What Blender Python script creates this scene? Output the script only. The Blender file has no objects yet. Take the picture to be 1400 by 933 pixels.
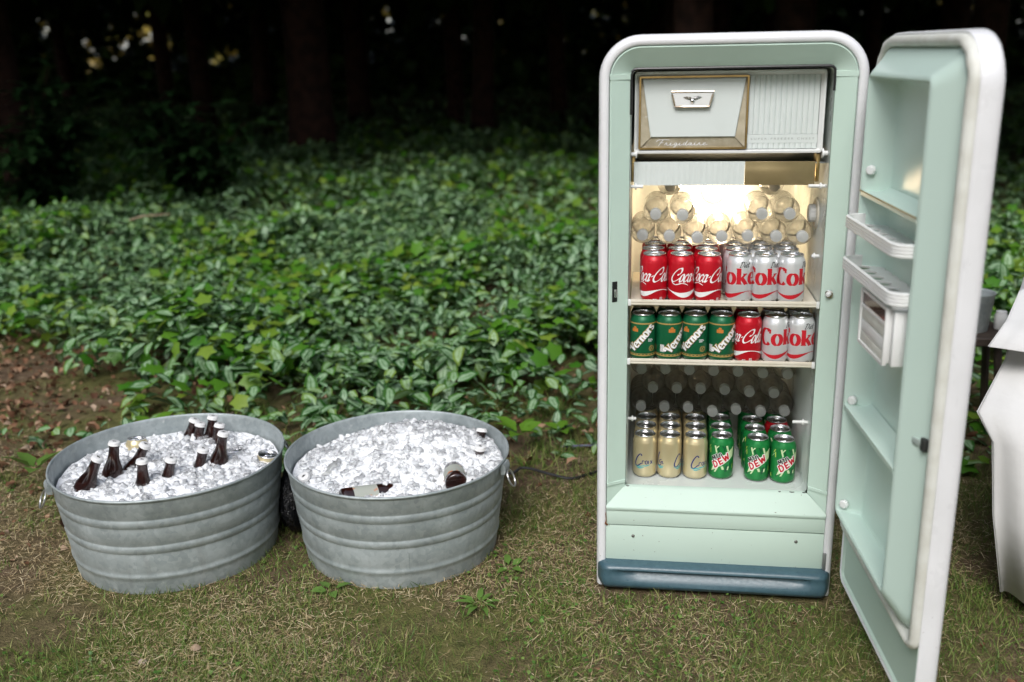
import bpy, bmesh, math, random
import numpy as np
from mathutils import Matrix, Vector

R = math.radians
random.seed(7)
rng = np.random.default_rng(11)
sc = bpy.context.scene
col = sc.collection

# ------------------------------------------------------------------ camera
PITCH, ROLL, CAM_H = R(16.325), R(-1.165), 1.3947
fw = Vector((0, math.cos(PITCH), -math.sin(PITCH)))
rt0 = Vector((1, 0, 0)); up0 = rt0.cross(fw)
rt = rt0 * math.cos(ROLL) + up0 * math.sin(ROLL)
up = up0 * math.cos(ROLL) - rt0 * math.sin(ROLL)
cd = bpy.data.cameras.new('camera'); cam = bpy.data.objects.new('camera', cd); col.objects.link(cam)
cam.matrix_world = Matrix(((rt.x, up.x, -fw.x, 0), (rt.y, up.y, -fw.y, 0), (rt.z, up.z, -fw.z, CAM_H), (0, 0, 0, 1)))
cd.sensor_width = 36; cd.lens = 35; cd.clip_start = 0.05; cd.clip_end = 600
cd.dof.use_dof = True; cd.dof.focus_distance = 2.62; cd.dof.aperture_fstop = 2.0
sc.camera = cam

# ------------------------------------------------------------------ sky and sun (soft shade at the wood's edge)
SUN_EL, SUN_AZ = R(47), R(196)
w = bpy.data.worlds.new('World'); sc.world = w; w.use_nodes = True
nt = w.node_tree; bg = nt.nodes['Background']
sky = nt.nodes.new('ShaderNodeTexSky'); sky.sky_type = 'NISHITA'; sky.sun_disc = False
sky.sun_elevation = SUN_EL; sky.sun_rotation = SUN_AZ; sky.dust_density = 2.0
hs = nt.nodes.new('ShaderNodeHueSaturation'); hs.inputs['Saturation'].default_value = 0.55
nt.links.new(sky.outputs[0], hs.inputs['Color']); nt.links.new(hs.outputs[0], bg.inputs[0])
bg.inputs[1].default_value = 0.15
sd = bpy.data.lights.new('sun', 'SUN'); sd.energy = 1.15; sd.angle = R(28); sd.color = (1, .985, .97)
so = bpy.data.objects.new('sun', sd); col.objects.link(so)
d = Vector((math.sin(SUN_AZ) * math.cos(SUN_EL), math.cos(SUN_AZ) * math.cos(SUN_EL), math.sin(SUN_EL)))
so.location = d * 30; so.rotation_euler = (-d).to_track_quat('-Z', 'Y').to_euler()
vs = sc.view_settings; vs.view_transform = 'Standard'; vs.look = 'None'; vs.exposure = 0.9; vs.gamma = 1; vs.use_curve_mapping = False
sc.cycles.max_bounces = 14; sc.cycles.transmission_bounces = 8; sc.cycles.transparent_max_bounces = 16
sc.cycles.diffuse_bounces = 8; sc.cycles.glossy_bounces = 4; sc.cycles.caustics_refractive = True; sc.cycles.caustics_reflective = False
sc.cycles.sample_clamp_indirect = 6
sc.cycles.use_denoising = True

# ------------------------------------------------------------------ materials
def nodes(name):
    m = bpy.data.materials.new(name); m.use_nodes = True
    return m, m.node_tree, m.node_tree.nodes['Principled BSDF']
def noise(nt, scale, detail=4, vec=None, rough=.55):
    n = nt.nodes.new('ShaderNodeTexNoise'); n.inputs['Scale'].default_value = scale
    n.inputs['Detail'].default_value = detail; n.inputs['Roughness'].default_value = rough
    if vec is None:
        tc = nt.nodes.get('TC') or nt.nodes.new('ShaderNodeTexCoord'); tc.name = 'TC'; vec = tc.outputs['Object']
    nt.links.new(vec, n.inputs['Vector']); return n
def ramp(nt, fac, stops):
    r = nt.nodes.new('ShaderNodeValToRGB'); e = r.color_ramp.elements
    while len(e) < len(stops): e.new(.5)
    for i, (p, c) in enumerate(stops):
        e[i].position = p; e[i].color = (*c, 1) if len(c) == 3 else c
    nt.links.new(fac, r.inputs[0]); return r
def mix(nt, fac, a, b):
    n = nt.nodes.new('ShaderNodeMix'); n.data_type = 'RGBA'
    for k, v in ((0, fac), (6, a), (7, b)):
        if isinstance(v, (int, float)): n.inputs[k].default_value = v
        elif isinstance(v, tuple): n.inputs[k].default_value = (*v, 1)
        else: nt.links.new(v, n.inputs[k])
    return n.outputs[2]
def bump(nt, b, height, strength=.2, dist=.01):
    n = nt.nodes.new('ShaderNodeBump'); n.inputs['Strength'].default_value = strength; n.inputs['Distance'].default_value = dist
    nt.links.new(height, n.inputs['Height']); nt.links.new(n.outputs[0], b.inputs['Normal'])
def pm(name, c, rough=.5, metal=0, c2=None, scale=12, lo=.4, hi=.65, bs=0, bscale=80, rvar=0, coat=0, spec=.5, dirt=None):
    m, nt, b = nodes(name)
    b.inputs['Roughness'].default_value = rough; b.inputs['Metallic'].default_value = metal
    b.inputs['Coat Weight'].default_value = coat; b.inputs['Specular IOR Level'].default_value = spec
    if c2 is None: c2 = tuple(x * .86 for x in c)
    n = noise(nt, scale, 5)
    r = ramp(nt, n.outputs[0], [(lo, c), (hi, c2)]); out = r.outputs[0]
    if dirt:
        n2 = noise(nt, dirt[1], 8, rough=.7); r2 = ramp(nt, n2.outputs[0], [(dirt[2], (0, 0, 0)), (dirt[2] + .06, (1, 1, 1))])
        out = mix(nt, r2.outputs[0], out, dirt[0])
    nt.links.new(out, b.inputs['Base Color'])
    if rvar:
        n3 = noise(nt, scale * 2.3, 6); mr = nt.nodes.new('ShaderNodeMapRange')
        mr.inputs[1].default_value = .3; mr.inputs[2].default_value = .7
        mr.inputs[3].default_value = rough - rvar; mr.inputs[4].default_value = rough + rvar
        nt.links.new(n3.outputs[0], mr.inputs[0]); nt.links.new(mr.outputs[0], b.inputs['Roughness'])
    if bs: bump(nt, b, noise(nt, bscale, 4).outputs[0], bs, .004)
    return m
M = {}
M['enamel'] = pm('white_enamel', (.70, .705, .715), .32, c2=(.64, .645, .65), scale=5, rvar=.08, bs=.05, bscale=30, dirt=((.33, .33, .33), 16, .70))
def scuffs(m, amount, tint):
    nt = m.node_tree; b = nt.nodes['Principled BSDF']; tc = nt.nodes['TC']
    mp = nt.nodes.new('ShaderNodeMapping'); mp.inputs['Scale'].default_value = (30, 30, 4); nt.links.new(tc.outputs['Object'], mp.inputs[0])
    n = noise(nt, 1.3, 8, vec=mp.outputs[0], rough=.75); r = ramp(nt, n.outputs[0], [(amount, (0, 0, 0)), (amount + .1, (.55, .55, .55))])
    n2 = noise(nt, 140, 3); r2 = ramp(nt, n2.outputs[0], [(.735, (0, 0, 0)), (.755, (1, 1, 1))])
    lk = b.inputs['Base Color'].links[0].from_socket
    nt.links.new(mix(nt, r2.outputs[0], mix(nt, r.outputs[0], lk, tint), (.09, .06, .045)), b.inputs['Base Color'])
scuffs(M['enamel'], .60, (.42, .42, .43))
M['mint'] = pm('mint_plastic', (.53, .67, .585), .45, c2=(.50, .635, .555), scale=4, rvar=.06, bs=.04, bscale=40)
M['mint_panel'] = pm('mint_panel', (.49, .61, .535), .55, spec=.3, c2=(.47, .585, .51), scale=3, rvar=.06, bs=.04, bscale=25)
scuffs(M['mint_panel'], .66, (.33, .40, .35))
M['liner'] = pm('porcelain_liner', (.70, .755, .725), .3, c2=(.67, .725, .695), scale=4, rvar=.05)
M['door_liner'] = pm('door_liner_mint', (.55, .69, .62), .32, c2=(.53, .67, .60), scale=3)
M['gasket'] = pm('gasket_vinyl', (.64, .65, .60), .5, c2=(.54, .54, .48), scale=14, bs=.15, bscale=40, dirt=((.36, .35, .31), 30, .66))
M['dark_line'] = pm('dark_gap', (.02, .022, .02), .8)
M['white_plastic'] = pm('white_plastic', (.72, .73, .72), .4, c2=(.66, .67, .65), scale=9)
M['cream'] = pm('cream_trim', (.66, .62, .52), .4, c2=(.60, .55, .44), scale=20)
M['gold'] = pm('worn_gold_foil', (.47, .42, .31), .38, metal=.2, c2=(.38, .33, .23), scale=45, rvar=.1, dirt=((.52, .49, .42), 70, .60))
M['brass'] = pm('brass', (.55, .40, .18), .28, metal=1, c2=(.42, .30, .13), scale=30)
M['chrome'] = pm('chrome', (.75, .75, .76), .15, metal=1)
M['aluminium'] = pm('can_aluminium', (.78, .78, .79), .24, metal=1, c2=(.70, .70, .71), scale=60)
M['kick'] = pm('slate_blue_kickplate', (.052, .105, .13), .34, c2=(.042, .088, .112), scale=60, lo=.35, hi=.6, rvar=.08, bs=.05, bscale=300, dirt=((.25, .27, .27), 120, .69))
M['black'] = pm('black_plastic', (.012, .012, .013), .35)
M['rust'] = pm('rust', (.16, .06, .02), .9)
M['freezer_white'] = pm('freezer_white', (.60, .645, .625), .35, c2=(.565, .61, .585), scale=5)
M['print_white'] = pm('print_white', (.80, .80, .79), .35)
M['print_red'] = pm('print_red', (.50, .008, .02), .35)
M['print_black'] = pm('print_black', (.012, .012, .012), .35)
M['print_gold'] = pm('print_gold', (.55, .37, .12), .35, metal=.4)
M['print_orange'] = pm('print_orange', (.50, .17, .03), .4)
M['print_teal'] = pm('print_teal', (.06, .42, .45), .4)
M['print_navy'] = pm('print_navy', (.02, .03, .16), .4)
M['print_lime'] = pm('print_lime', (.42, .60, .10), .35)
M['print_pale'] = pm('print_pale_green', (.55, .70, .40), .35)
M['print_deep'] = pm('print_deep_green', (.004, .085, .03), .35)
M['can_red'] = pm('can_red', (.52, .006, .018), .28, metal=.25, c2=(.46, .005, .014), scale=8)
M['can_silver'] = pm('can_silver', (.70, .71, .715), .3, metal=.45, c2=(.64, .65, .66), scale=8)
M['can_vernors'] = pm('can_dark_green', (.006, .115, .045), .3, metal=.25, c2=(.005, .095, .036), scale=8)
M['can_dew'] = pm('can_bright_green', (.012, .23, .05), .28, metal=.3, c2=(.010, .17, .04), scale=18)
M['can_cream'] = pm('can_pale_gold', (.66, .56, .33), .3, metal=.6, c2=(.60, .52, .34), scale=6)
M['rope'] = pm('cable_black', (.015, .015, .016), .45)
M['cloth'] = pm('white_linen', (.61, .61, .60), .9, c2=(.55, .55, .54), scale=5, bs=.35, bscale=26, spec=.15)
M['wood_dark'] = pm('dark_wood', (.05, .035, .025), .7, c2=(.03, .02, .015), scale=14, bs=.3, bscale=30)
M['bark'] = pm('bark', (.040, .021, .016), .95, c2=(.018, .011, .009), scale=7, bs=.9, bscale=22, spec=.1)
M['twig'] = pm('dry_twig', (.33, .25, .17), .9, c2=(.22, .16, .10), scale=30)
M['cap_white'] = pm('cap_white', (.76, .76, .75), .3)

def galv():
    m, nt, b = nodes('galvanised_steel')
    tc = nt.nodes.new('ShaderNodeTexCoord'); tc.name = 'TC'
    v = nt.nodes.new('ShaderNodeTexVoronoi'); v.inputs['Scale'].default_value = 75; nt.links.new(tc.outputs['Object'], v.inputs['Vector'])
    n = noise(nt, 9, 8, rough=.65)
    c1 = ramp(nt, v.outputs['Color'], [(.15, (.365, .41, .415)), (.85, (.45, .495, .50))])
    c2 = ramp(nt, n.outputs[0], [(.35, (.70, .72, .72)), (.62, (1, 1, 1))])
    mm = nt.nodes.new('ShaderNodeMix'); mm.data_type = 'RGBA'; mm.blend_type = 'MULTIPLY'; mm.inputs[0].default_value = 1
    nt.links.new(c1.outputs[0], mm.inputs[6]); nt.links.new(c2.outputs[0], mm.inputs[7])
    n4 = noise(nt, 38, 6, rough=.7); s = ramp(nt, n4.outputs[0], [(.66, (0, 0, 0)), (.72, (.7, .7, .7))])
    nt.links.new(mix(nt, s.outputs[0], mm.outputs[2], (.55, .57, .56)), b.inputs['Base Color'])
    mp = nt.nodes.new('ShaderNodeMapping'); mp.inputs['Scale'].default_value = (16, 16, 1.6); nt.links.new(tc.outputs['Object'], mp.inputs[0])
    n5 = noise(nt, 1.6, 6, vec=mp.outputs[0], rough=.65); s5 = ramp(nt, n5.outputs[0], [(.55, (0, 0, 0)), (.75, (.45, .45, .45))])
    lk = b.inputs['Base Color'].links[0].from_socket; nt.links.new(mix(nt, s5.outputs[0], lk, (.25, .26, .25)), b.inputs['Base Color'])
    b.inputs['Metallic'].default_value = .42
    rr = ramp(nt, n.outputs[0], [(.3, (.46,) * 3), (.7, (.64,) * 3)]); nt.links.new(rr.outputs[0], b.inputs['Roughness'])
    bump(nt, b, noise(nt, 14, 3).outputs[0], .12, .006)
    return m
M['galv'] = galv()

def ice_mat(name):
    """clouded ice: part of the light goes straight through, part scatters, a wet sheen on top"""
    m, nt, b = nodes(name); out = nt.nodes['Material Output']
    d1 = nt.nodes.new('ShaderNodeBsdfDiffuse'); d1.inputs[0].default_value = (.94, .955, .965, 1)
    ms = d1
    m0 = nt.nodes.new('ShaderNodeBsdfGlass'); m0.inputs[0].default_value = (.985, .99, .995, 1); m0.inputs['IOR'].default_value = 1.25; m0.inputs['Roughness'].default_value = .08
    g = nt.nodes.new('ShaderNodeNewGeometry'); n = noise(nt, 55, 3)
    ad = nt.nodes.new('ShaderNodeMath'); nt.links.new(n.outputs[0], ad.inputs[0]); nt.links.new(g.outputs['Random Per Island'], ad.inputs[1])
    r = ramp(nt, ad.outputs[0], [(.45, (.88,) * 3), (.85, (.62,) * 3), (1.15, (.22,) * 3)])
    m2 = nt.nodes.new('ShaderNodeMixShader'); nt.links.new(r.outputs[0], m2.inputs[0]); nt.links.new(m0.outputs[0], m2.inputs[1]); nt.links.new(ms.outputs[0], m2.inputs[2])
    fr = nt.nodes.new('ShaderNodeFresnel'); fr.inputs[0].default_value = 1.2; gl = nt.nodes.new('ShaderNodeBsdfGlossy'); gl.inputs['Roughness'].default_value = .12
    m3 = nt.nodes.new('ShaderNodeMixShader'); nt.links.new(fr.outputs[0], m3.inputs[0]); nt.links.new(m2.outputs[0], m3.inputs[1]); nt.links.new(gl.outputs[0], m3.inputs[2])
    nt.links.new(m3.outputs[0], out.inputs[0]); return m
M['ice'] = ice_mat('clear_ice')
M['slush'] = pm('packed_ice', (.92, .93, .94), .18, c2=(.80, .825, .84), scale=70, lo=.45, hi=.7, bs=1.0, bscale=75)

def water_bottle_mat():
    """thin clear plastic with water: see-through in the middle, milky towards the outline, wet sheen"""
    m, nt, b = nodes('clear_water_bottle'); out = nt.nodes['Material Output']
    tp = nt.nodes.new('ShaderNodeBsdfTransparent'); tp.inputs[0].default_value = (.97, .975, .97, 1)
    tl = nt.nodes.new('ShaderNodeBsdfTranslucent'); tl.inputs[0].default_value = (.90, .91, .89, 1)
    lw = nt.nodes.new('ShaderNodeLayerWeight'); lw.inputs[0].default_value = .35; n = noise(nt, 40, 3)
    ad = nt.nodes.new('ShaderNodeMath'); nt.links.new(lw.outputs['Facing'], ad.inputs[0]); nt.links.new(n.outputs[0], ad.inputs[1])
    r = ramp(nt, ad.outputs[0], [(.45, (.22,) * 3), (1.1, (.62,) * 3)])
    m1 = nt.nodes.new('ShaderNodeMixShader'); nt.links.new(r.outputs[0], m1.inputs[0]); nt.links.new(tp.outputs[0], m1.inputs[1]); nt.links.new(tl.outputs[0], m1.inputs[2])
    gl = nt.nodes.new('ShaderNodeBsdfGlossy'); gl.inputs['Roughness'].default_value = .08; fr = nt.nodes.new('ShaderNodeFresnel'); fr.inputs[0].default_value = 1.4
    bp = nt.nodes.new('ShaderNodeBump'); bp.inputs['Strength'].default_value = .5; bp.inputs['Distance'].default_value = .01; nt.links.new(n.outputs[0], bp.inputs['Height']); nt.links.new(bp.outputs[0], gl.inputs['Normal']); nt.links.new(bp.outputs[0], fr.inputs['Normal'])
    m2 = nt.nodes.new('ShaderNodeMixShader'); nt.links.new(fr.outputs[0], m2.inputs[0]); nt.links.new(m1.outputs[0], m2.inputs[1]); nt.links.new(gl.outputs[0], m2.inputs[2]); nt.links.new(m2.outputs[0], out.inputs[0])
    return m
M['water'] = water_bottle_mat()
def cap_mat():
    m, nt, b = nodes('frosted_cap'); out = nt.nodes['Material Output']; b.inputs['Base Color'].default_value = (.68, .70, .68, 1); b.inputs['Roughness'].default_value = .35
    t = nt.nodes.new('ShaderNodeBsdfTranslucent'); t.inputs[0].default_value = (.90, .90, .88, 1); ms = nt.nodes.new('ShaderNodeMixShader'); ms.inputs[0].default_value = .65
    nt.links.new(b.outputs[0], ms.inputs[1]); nt.links.new(t.outputs[0], ms.inputs[2]); nt.links.new(ms.outputs[0], out.inputs[0])
    return m
M['cap'] = cap_mat()
def brown_glass():
    m, nt, b = nodes('brown_glass'); b.inputs['Roughness'].default_value = .1
    n = noise(nt, 25, 3); r = ramp(nt, n.outputs[0], [(.4, (.012, .004, .003)), (.65, (.032, .007, .004))])
    nt.links.new(r.outputs[0], b.inputs['Base Color']); b.inputs['Transmission Weight'].default_value = .15
    b.inputs['Coat Weight'].default_value = .4; b.inputs['Coat Roughness'].default_value = .25
    return m
M['brown'] = brown_glass()
def glass():
    m, nt, b = nodes('clear_glass'); b.inputs['Transmission Weight'].default_value = 1; b.inputs['Roughness'].default_value = .01; b.inputs['IOR'].default_value = 1.45
    return m
M['glass'] = glass()
def lampglow():
    m, nt, b = nodes('lit_lamp'); b.inputs['Base Color'].default_value = (.9, .85, .75, 1)
    b.inputs['Emission Color'].default_value = (1, .80, .50, 1); b.inputs['Emission Strength'].default_value = 1.6
    return m
M['lamp'] = lampglow()

def leaf_mat(name, stops, edge=None, rough=.45, trans=.25, spec=.35):
    """colour differs from leaf to leaf (random per island); 'across' runs 0 at the midrib to 1 at the margin"""
    m, nt, b = nodes(name); out = nt.nodes['Material Output']
    g = nt.nodes.new('ShaderNodeNewGeometry')
    r = ramp(nt, g.outputs['Random Per Island'], stops); c = r.outputs[0]
    if edge:
        at = nt.nodes.new('ShaderNodeAttribute'); at.attribute_name = 'across'
        r2 = ramp(nt, at.outputs['Fac'], edge[0]); n = noise(nt, 60, 3)
        mm = nt.nodes.new('ShaderNodeMath'); mm.operation = 'MULTIPLY'
        nt.links.new(r2.outputs[0], mm.inputs[0]); nt.links.new(ramp(nt, n.outputs[0], [(.3, (.5,) * 3), (.6, (1,) * 3)]).outputs[0], mm.inputs[1])
        c = mix(nt, mm.outputs[0], c, edge[1])
    nt.links.new(c, b.inputs['Base Color']); b.inputs['Roughness'].default_value = rough; b.inputs['Specular IOR Level'].default_value = spec
    if trans:
        t = nt.nodes.new('ShaderNodeBsdfTranslucent'); nt.links.new(c, t.inputs[0])
        ms = nt.nodes.new('ShaderNodeMixShader'); ms.inputs[0].default_value = trans
        nt.links.new(b.outputs[0], ms.inputs[1]); nt.links.new(t.outputs[0], ms.inputs[2]); nt.links.new(ms.outputs[0], out.inputs[0])
    return m
M['variegated'] = leaf_mat('variegated_leaf', [(0, (.012, .06, .010)), (.4, (.03, .115, .016)), (.75, (.075, .19, .026)), (1, (.17, .26, .04))],
                           ([(.06, (.25,) * 3), (.16, (.85,) * 3), (.45, (.75,) * 3), (.68, (0,) * 3)], (.36, .52, .33)))
M['bright_leaf'] = leaf_mat('bright_leaf', [(0, (.045, .17, .012)), (.5, (.10, .25, .02)), (1, (.22, .31, .04))], trans=.35)
M['weed_leaf'] = leaf_mat('weed_leaf', [(0, (.06, .15, .025)), (.5, (.11, .22, .04)), (1, (.20, .29, .07))], trans=.3)
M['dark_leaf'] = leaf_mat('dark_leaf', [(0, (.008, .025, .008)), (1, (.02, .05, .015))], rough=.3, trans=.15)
M['sunlit'] = leaf_mat('sunlight_tint_leaf', [(0, (.20, .15, .03)), (.5, (.30, .22, .05)), (1, (.26, .28, .07))], trans=.3)  # yellow leaf colour stands in for warm sunlight on the far trees
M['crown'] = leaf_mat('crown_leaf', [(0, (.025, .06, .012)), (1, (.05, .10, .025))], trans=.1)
M['grass'] = leaf_mat('grass_blade', [(0, (.065, .135, .02)), (.55, (.15, .235, .045)), (1, (.34, .34, .12))], trans=.3, rough=.5)
M['straw'] = leaf_mat('dry_straw', [(0, (.27, .19, .095)), (.5, (.48, .37, .20)), (1, (.66, .56, .36))], trans=.15, rough=.7)
M['litter'] = leaf_mat('fallen_leaf', [(0, (.08, .036, .02)), (.45, (.19, .095, .052)), (.8, (.30, .18, .11)), (1, (.42, .32, .23))], trans=.1, rough=.8, spec=.2)

def ground_mat():
    m, nt, b = nodes('woodland_soil')
    n = noise(nt, 1.7, 6); n2 = noise(nt, 26, 7, rough=.7); n3 = noise(nt, 170, 4)
    soil = ramp(nt, n2.outputs[0], [(.3, (.075, .047, .03)), (.55, (.165, .115, .072)), (.75, (.26, .20, .13))])
    moss = ramp(nt, n2.outputs[0], [(.3, (.075, .08, .026)), (.6, (.17, .16, .058)), (.8, (.27, .23, .105))])
    f = ramp(nt, n.outputs[0], [(.42, (0, 0, 0)), (.58, (1, 1, 1))])
    nt.links.new(mix(nt, f.outputs[0], soil.outputs[0], moss.outputs[0]), b.inputs['Base Color'])
    b.inputs['Roughness'].default_value = .95; b.inputs['Specular IOR Level'].default_value = .15
    ad = nt.nodes.new('ShaderNodeMath'); nt.links.new(n2.outputs[0], ad.inputs[0]); nt.links.new(n3.outputs[0], ad.inputs[1])
    bump(nt, b, ad.outputs[0], .8, .02)
    return m
M['ground'] = ground_mat()

# ------------------------------------------------------------------ mesh helpers
def tag(o, label=None, cat=None, group=None, kind=None):
    for k, v in (('label', label), ('category', cat), ('group', group), ('kind', kind)):
        if v: o[k] = v
    return o
def empty(name, loc, rz=0):
    o = bpy.data.objects.new(name, None); col.objects.link(o); o.location = loc; o.rotation_euler = (0, 0, rz); o.empty_display_size = .05
    return o
def link(name, me, mat=None, parent=None, loc=None, rot=None):
    if mat is not None and not me.materials: me.materials.append(M[mat] if isinstance(mat, str) else mat)
    o = bpy.data.objects.new(name, me); col.objects.link(o)
    if parent: o.parent = parent
    if loc is not None: o.location = loc
    if rot is not None: o.rotation_euler = rot
    return o
def copy_tree(o, parent=None):
    c = o.copy(); col.objects.link(c); c.parent = parent
    for ch in list(o.children): copy_tree(ch, c)
    return c
class MB:
    def __init__(s): s.v = []; s.f = []
    def add(s, vs, fs):
        b = len(s.v); s.v += [tuple(x) for x in vs]; s.f += [tuple(b + i for i in f) for f in fs]; return s
    def box(s, x0, x1, y0, y1, z0, z1):
        return s.add([(x, y, z) for x in (x0, x1) for y in (y0, y1) for z in (z0, z1)],
                     [(0, 1, 3, 2), (4, 6, 7, 5), (0, 4, 5, 1), (2, 3, 7, 6), (0, 2, 6, 4), (1, 5, 7, 3)])
    def loft(s, loops, closed=True, cap0=False, cap1=False):
        n = len(loops[0]); vs = [p for l in loops for p in l]; fs = []
        for i in range(len(loops) - 1):
            for j in range(n if closed else n - 1):
                k = (j + 1) % n; fs.append((i * n + j, i * n + k, (i + 1) * n + k, (i + 1) * n + j))
        if cap0: fs.append(tuple(range(n))[::-1])
        if cap1: fs.append(tuple((len(loops) - 1) * n + j for j in range(n)))
        return s.add(vs, fs)
    def lathe(s, prof, n=32, cap0=False, cap1=False, c=(0, 0)):
        L = [[(c[0] + r * math.cos(2 * math.pi * j / n), c[1] + r * math.sin(2 * math.pi * j / n), z) for j in range(n)] for r, z in prof]
        return s.loft(L, True, cap0, cap1)
    def tube(s, path, r, n=8, closed=False, caps=True):
        P = [Vector(p) for p in path]; L = []; m = len(P)
        rr = r if isinstance(r, (list, tuple)) else [r] * m
        up_ = Vector((0, 0, 1))
        for i, p in enumerate(P):
            a = P[(i - 1) % m] if closed or i else P[0]; b = P[(i + 1) % m] if closed or i < m - 1 else P[-1]
            t = (b - a).normalized(); u = t.cross(up_)
            if u.length < .05: u = t.cross(Vector((1, 0, 0)))
            u.normalize(); v = t.cross(u)
            L.append([p + (u * math.cos(q) + v * math.sin(q)) * rr[i] for q in [2 * math.pi * k / n for k in range(n)]])
        if closed: L.append(L[0]); caps = False
        return s.loft(L, True, caps, caps)
    def xf(s, mtx, start=0):
        for i in range(start, len(s.v)): s.v[i] = tuple(mtx @ Vector(s.v[i]))
        return s
    def mesh(s, name, smooth=True, angle=35, bevel=0, seg=2, recalc=True):
        me = bpy.data.meshes.new(name); me.from_pydata(s.v, [], s.f)
        bm = bmesh.new(); bm.from_mesh(me)
        bmesh.ops.remove_doubles(bm, verts=bm.verts, dist=1e-6)
        if recalc: bmesh.ops.recalc_face_normals(bm, faces=bm.faces)
        if bevel:
            es = [e for e in bm.edges if len(e.link_faces) == 2 and e.calc_face_angle(0) > R(30)]
            bmesh.ops.bevel(bm, geom=es, offset=bevel, segments=seg, affect='EDGES', profile=.5, clamp_overlap=True)
        bm.to_mesh(me); bm.free()
        if smooth:
            me.polygons.foreach_set('use_smooth', [True] * len(me.polygons)); me.set_sharp_from_angle(angle=R(angle))
        return me
    def build(s, name, mat, parent=None, loc=None, rot=None, **k):
        return link(name, s.mesh(name, **k), mat, parent, loc, rot)
def np_mesh(name, V, T, attr=None, smooth=True):
    me = bpy.data.meshes.new(name); me.vertices.add(len(V)); me.vertices.foreach_set('co', V.astype(np.float32).ravel())
    me.loops.add(T.size); me.loops.foreach_set('vertex_index', T.astype(np.int32).ravel())
    me.polygons.add(len(T)); me.polygons.foreach_set('loop_start', np.arange(0, T.size, 3, dtype=np.int32))
    if attr is not None:
        a = me.attributes.new('across', 'FLOAT', 'POINT'); a.data.foreach_set('value', attr.astype(np.float32))
    me.update(calc_edges=True); me.validate()
    if smooth: me.polygons.foreach_set('use_smooth', np.ones(len(T), dtype=bool))
    return me
def scatter(tv, tt, P, yaw, pitch, roll, scale, ta=None):
    """copies of a template (verts tv, tris tt) at P, spun by roll about its own length, tilted by pitch and turned by yaw"""
    N = len(P); sc_ = np.asarray(scale)
    if sc_.ndim == 1: sc_ = np.repeat(sc_[:, None], 3, 1)
    v = tv[None] * sc_[:, None, :]
    c, s = np.cos(roll)[:, None], np.sin(roll)[:, None]
    x, y, z = v[..., 0], v[..., 1], v[..., 2]
    x, z = x * c + z * s, -x * s + z * c
    c, s = np.cos(pitch)[:, None], np.sin(pitch)[:, None]
    y, z = y * c - z * s, y * s + z * c
    c, s = np.cos(yaw)[:, None], np.sin(yaw)[:, None]
    x, y = x * c - y * s, x * s + y * c
    V = np.stack([x, y, z], -1) + P[:, None, :]
    T = tt[None] + (np.arange(N) * len(tv))[:, None, None]
    A = np.tile(ta, N) if ta is not None else None
    return V.reshape(-1, 3), T.reshape(-1, 3), A
def join_np(parts):
    off = 0; Vs, Ts, As = [], [], []
    for V, T, A in parts:
        Vs.append(V); Ts.append(T + off); off += len(V); As.append(A if A is not None else np.zeros(len(V)))
    return np.concatenate(Vs), np.concatenate(Ts), np.concatenate(As)
# leaf template along +y, length 1
LV = np.array([(0, 0, 0), (0, .33, .03), (0, .68, .02), (0, 1, -.08), (-.3, .3, .10), (-.22, .68, .06), (.3, .3, .10), (.22, .68, .06)], float)
LT = np.array([(0, 1, 4), (0, 6, 1), (1, 2, 5), (1, 5, 4), (6, 7, 2), (6, 2, 1), (5, 2, 3), (2, 7, 3)])
LA = np.array([.3, 0, 0, 1, 1, 1, 1, 1], float)
# five-lobed leaf
_a = [(-150, .40), (-125, .58), (-92, .46), (-62, .80), (-30, .58), (0, 1.0), (30, .58), (62, .80), (92, .46), (125, .58), (150, .40)]
MVt = np.array([(0, .32, .03)] + [(r * .62 * math.sin(R(a)), .35 + r * .62 * math.cos(R(a)), -.05 * r) for a, r in _a], float)
MT = np.array([(0, i, i + 1) for i in range(1, len(_a))] + [(0, len(_a), 1)])
MA = np.array([0] + [1] * len(_a), float)
# grass blade
GV = np.array([(-.5, 0, 0), (.5, 0, 0), (-.38, .12, .55), (.38, .12, .55), (0, .42, 1)], float)
GT = np.array([(0, 1, 3), (0, 3, 2), (2, 3, 4)])
def vnoise(x, y, f, seed=0):
    """smooth value noise, 0..1"""
    x = x * f + seed * 17.3; y = y * f + seed * 9.1
    xi, yi = np.floor(x), np.floor(y); xf, yf = x - xi, y - yi
    h = lambda a, b: np.modf(np.abs(np.sin(a * 127.1 + b * 311.7) * 43758.5453))[0]
    u, v = xf * xf * (3 - 2 * xf), yf * yf * (3 - 2 * yf)
    return (h(xi, yi) * (1 - u) + h(xi + 1, yi) * u) * (1 - v) + (h(xi, yi + 1) * (1 - u) + h(xi + 1, yi + 1) * u) * v

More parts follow.
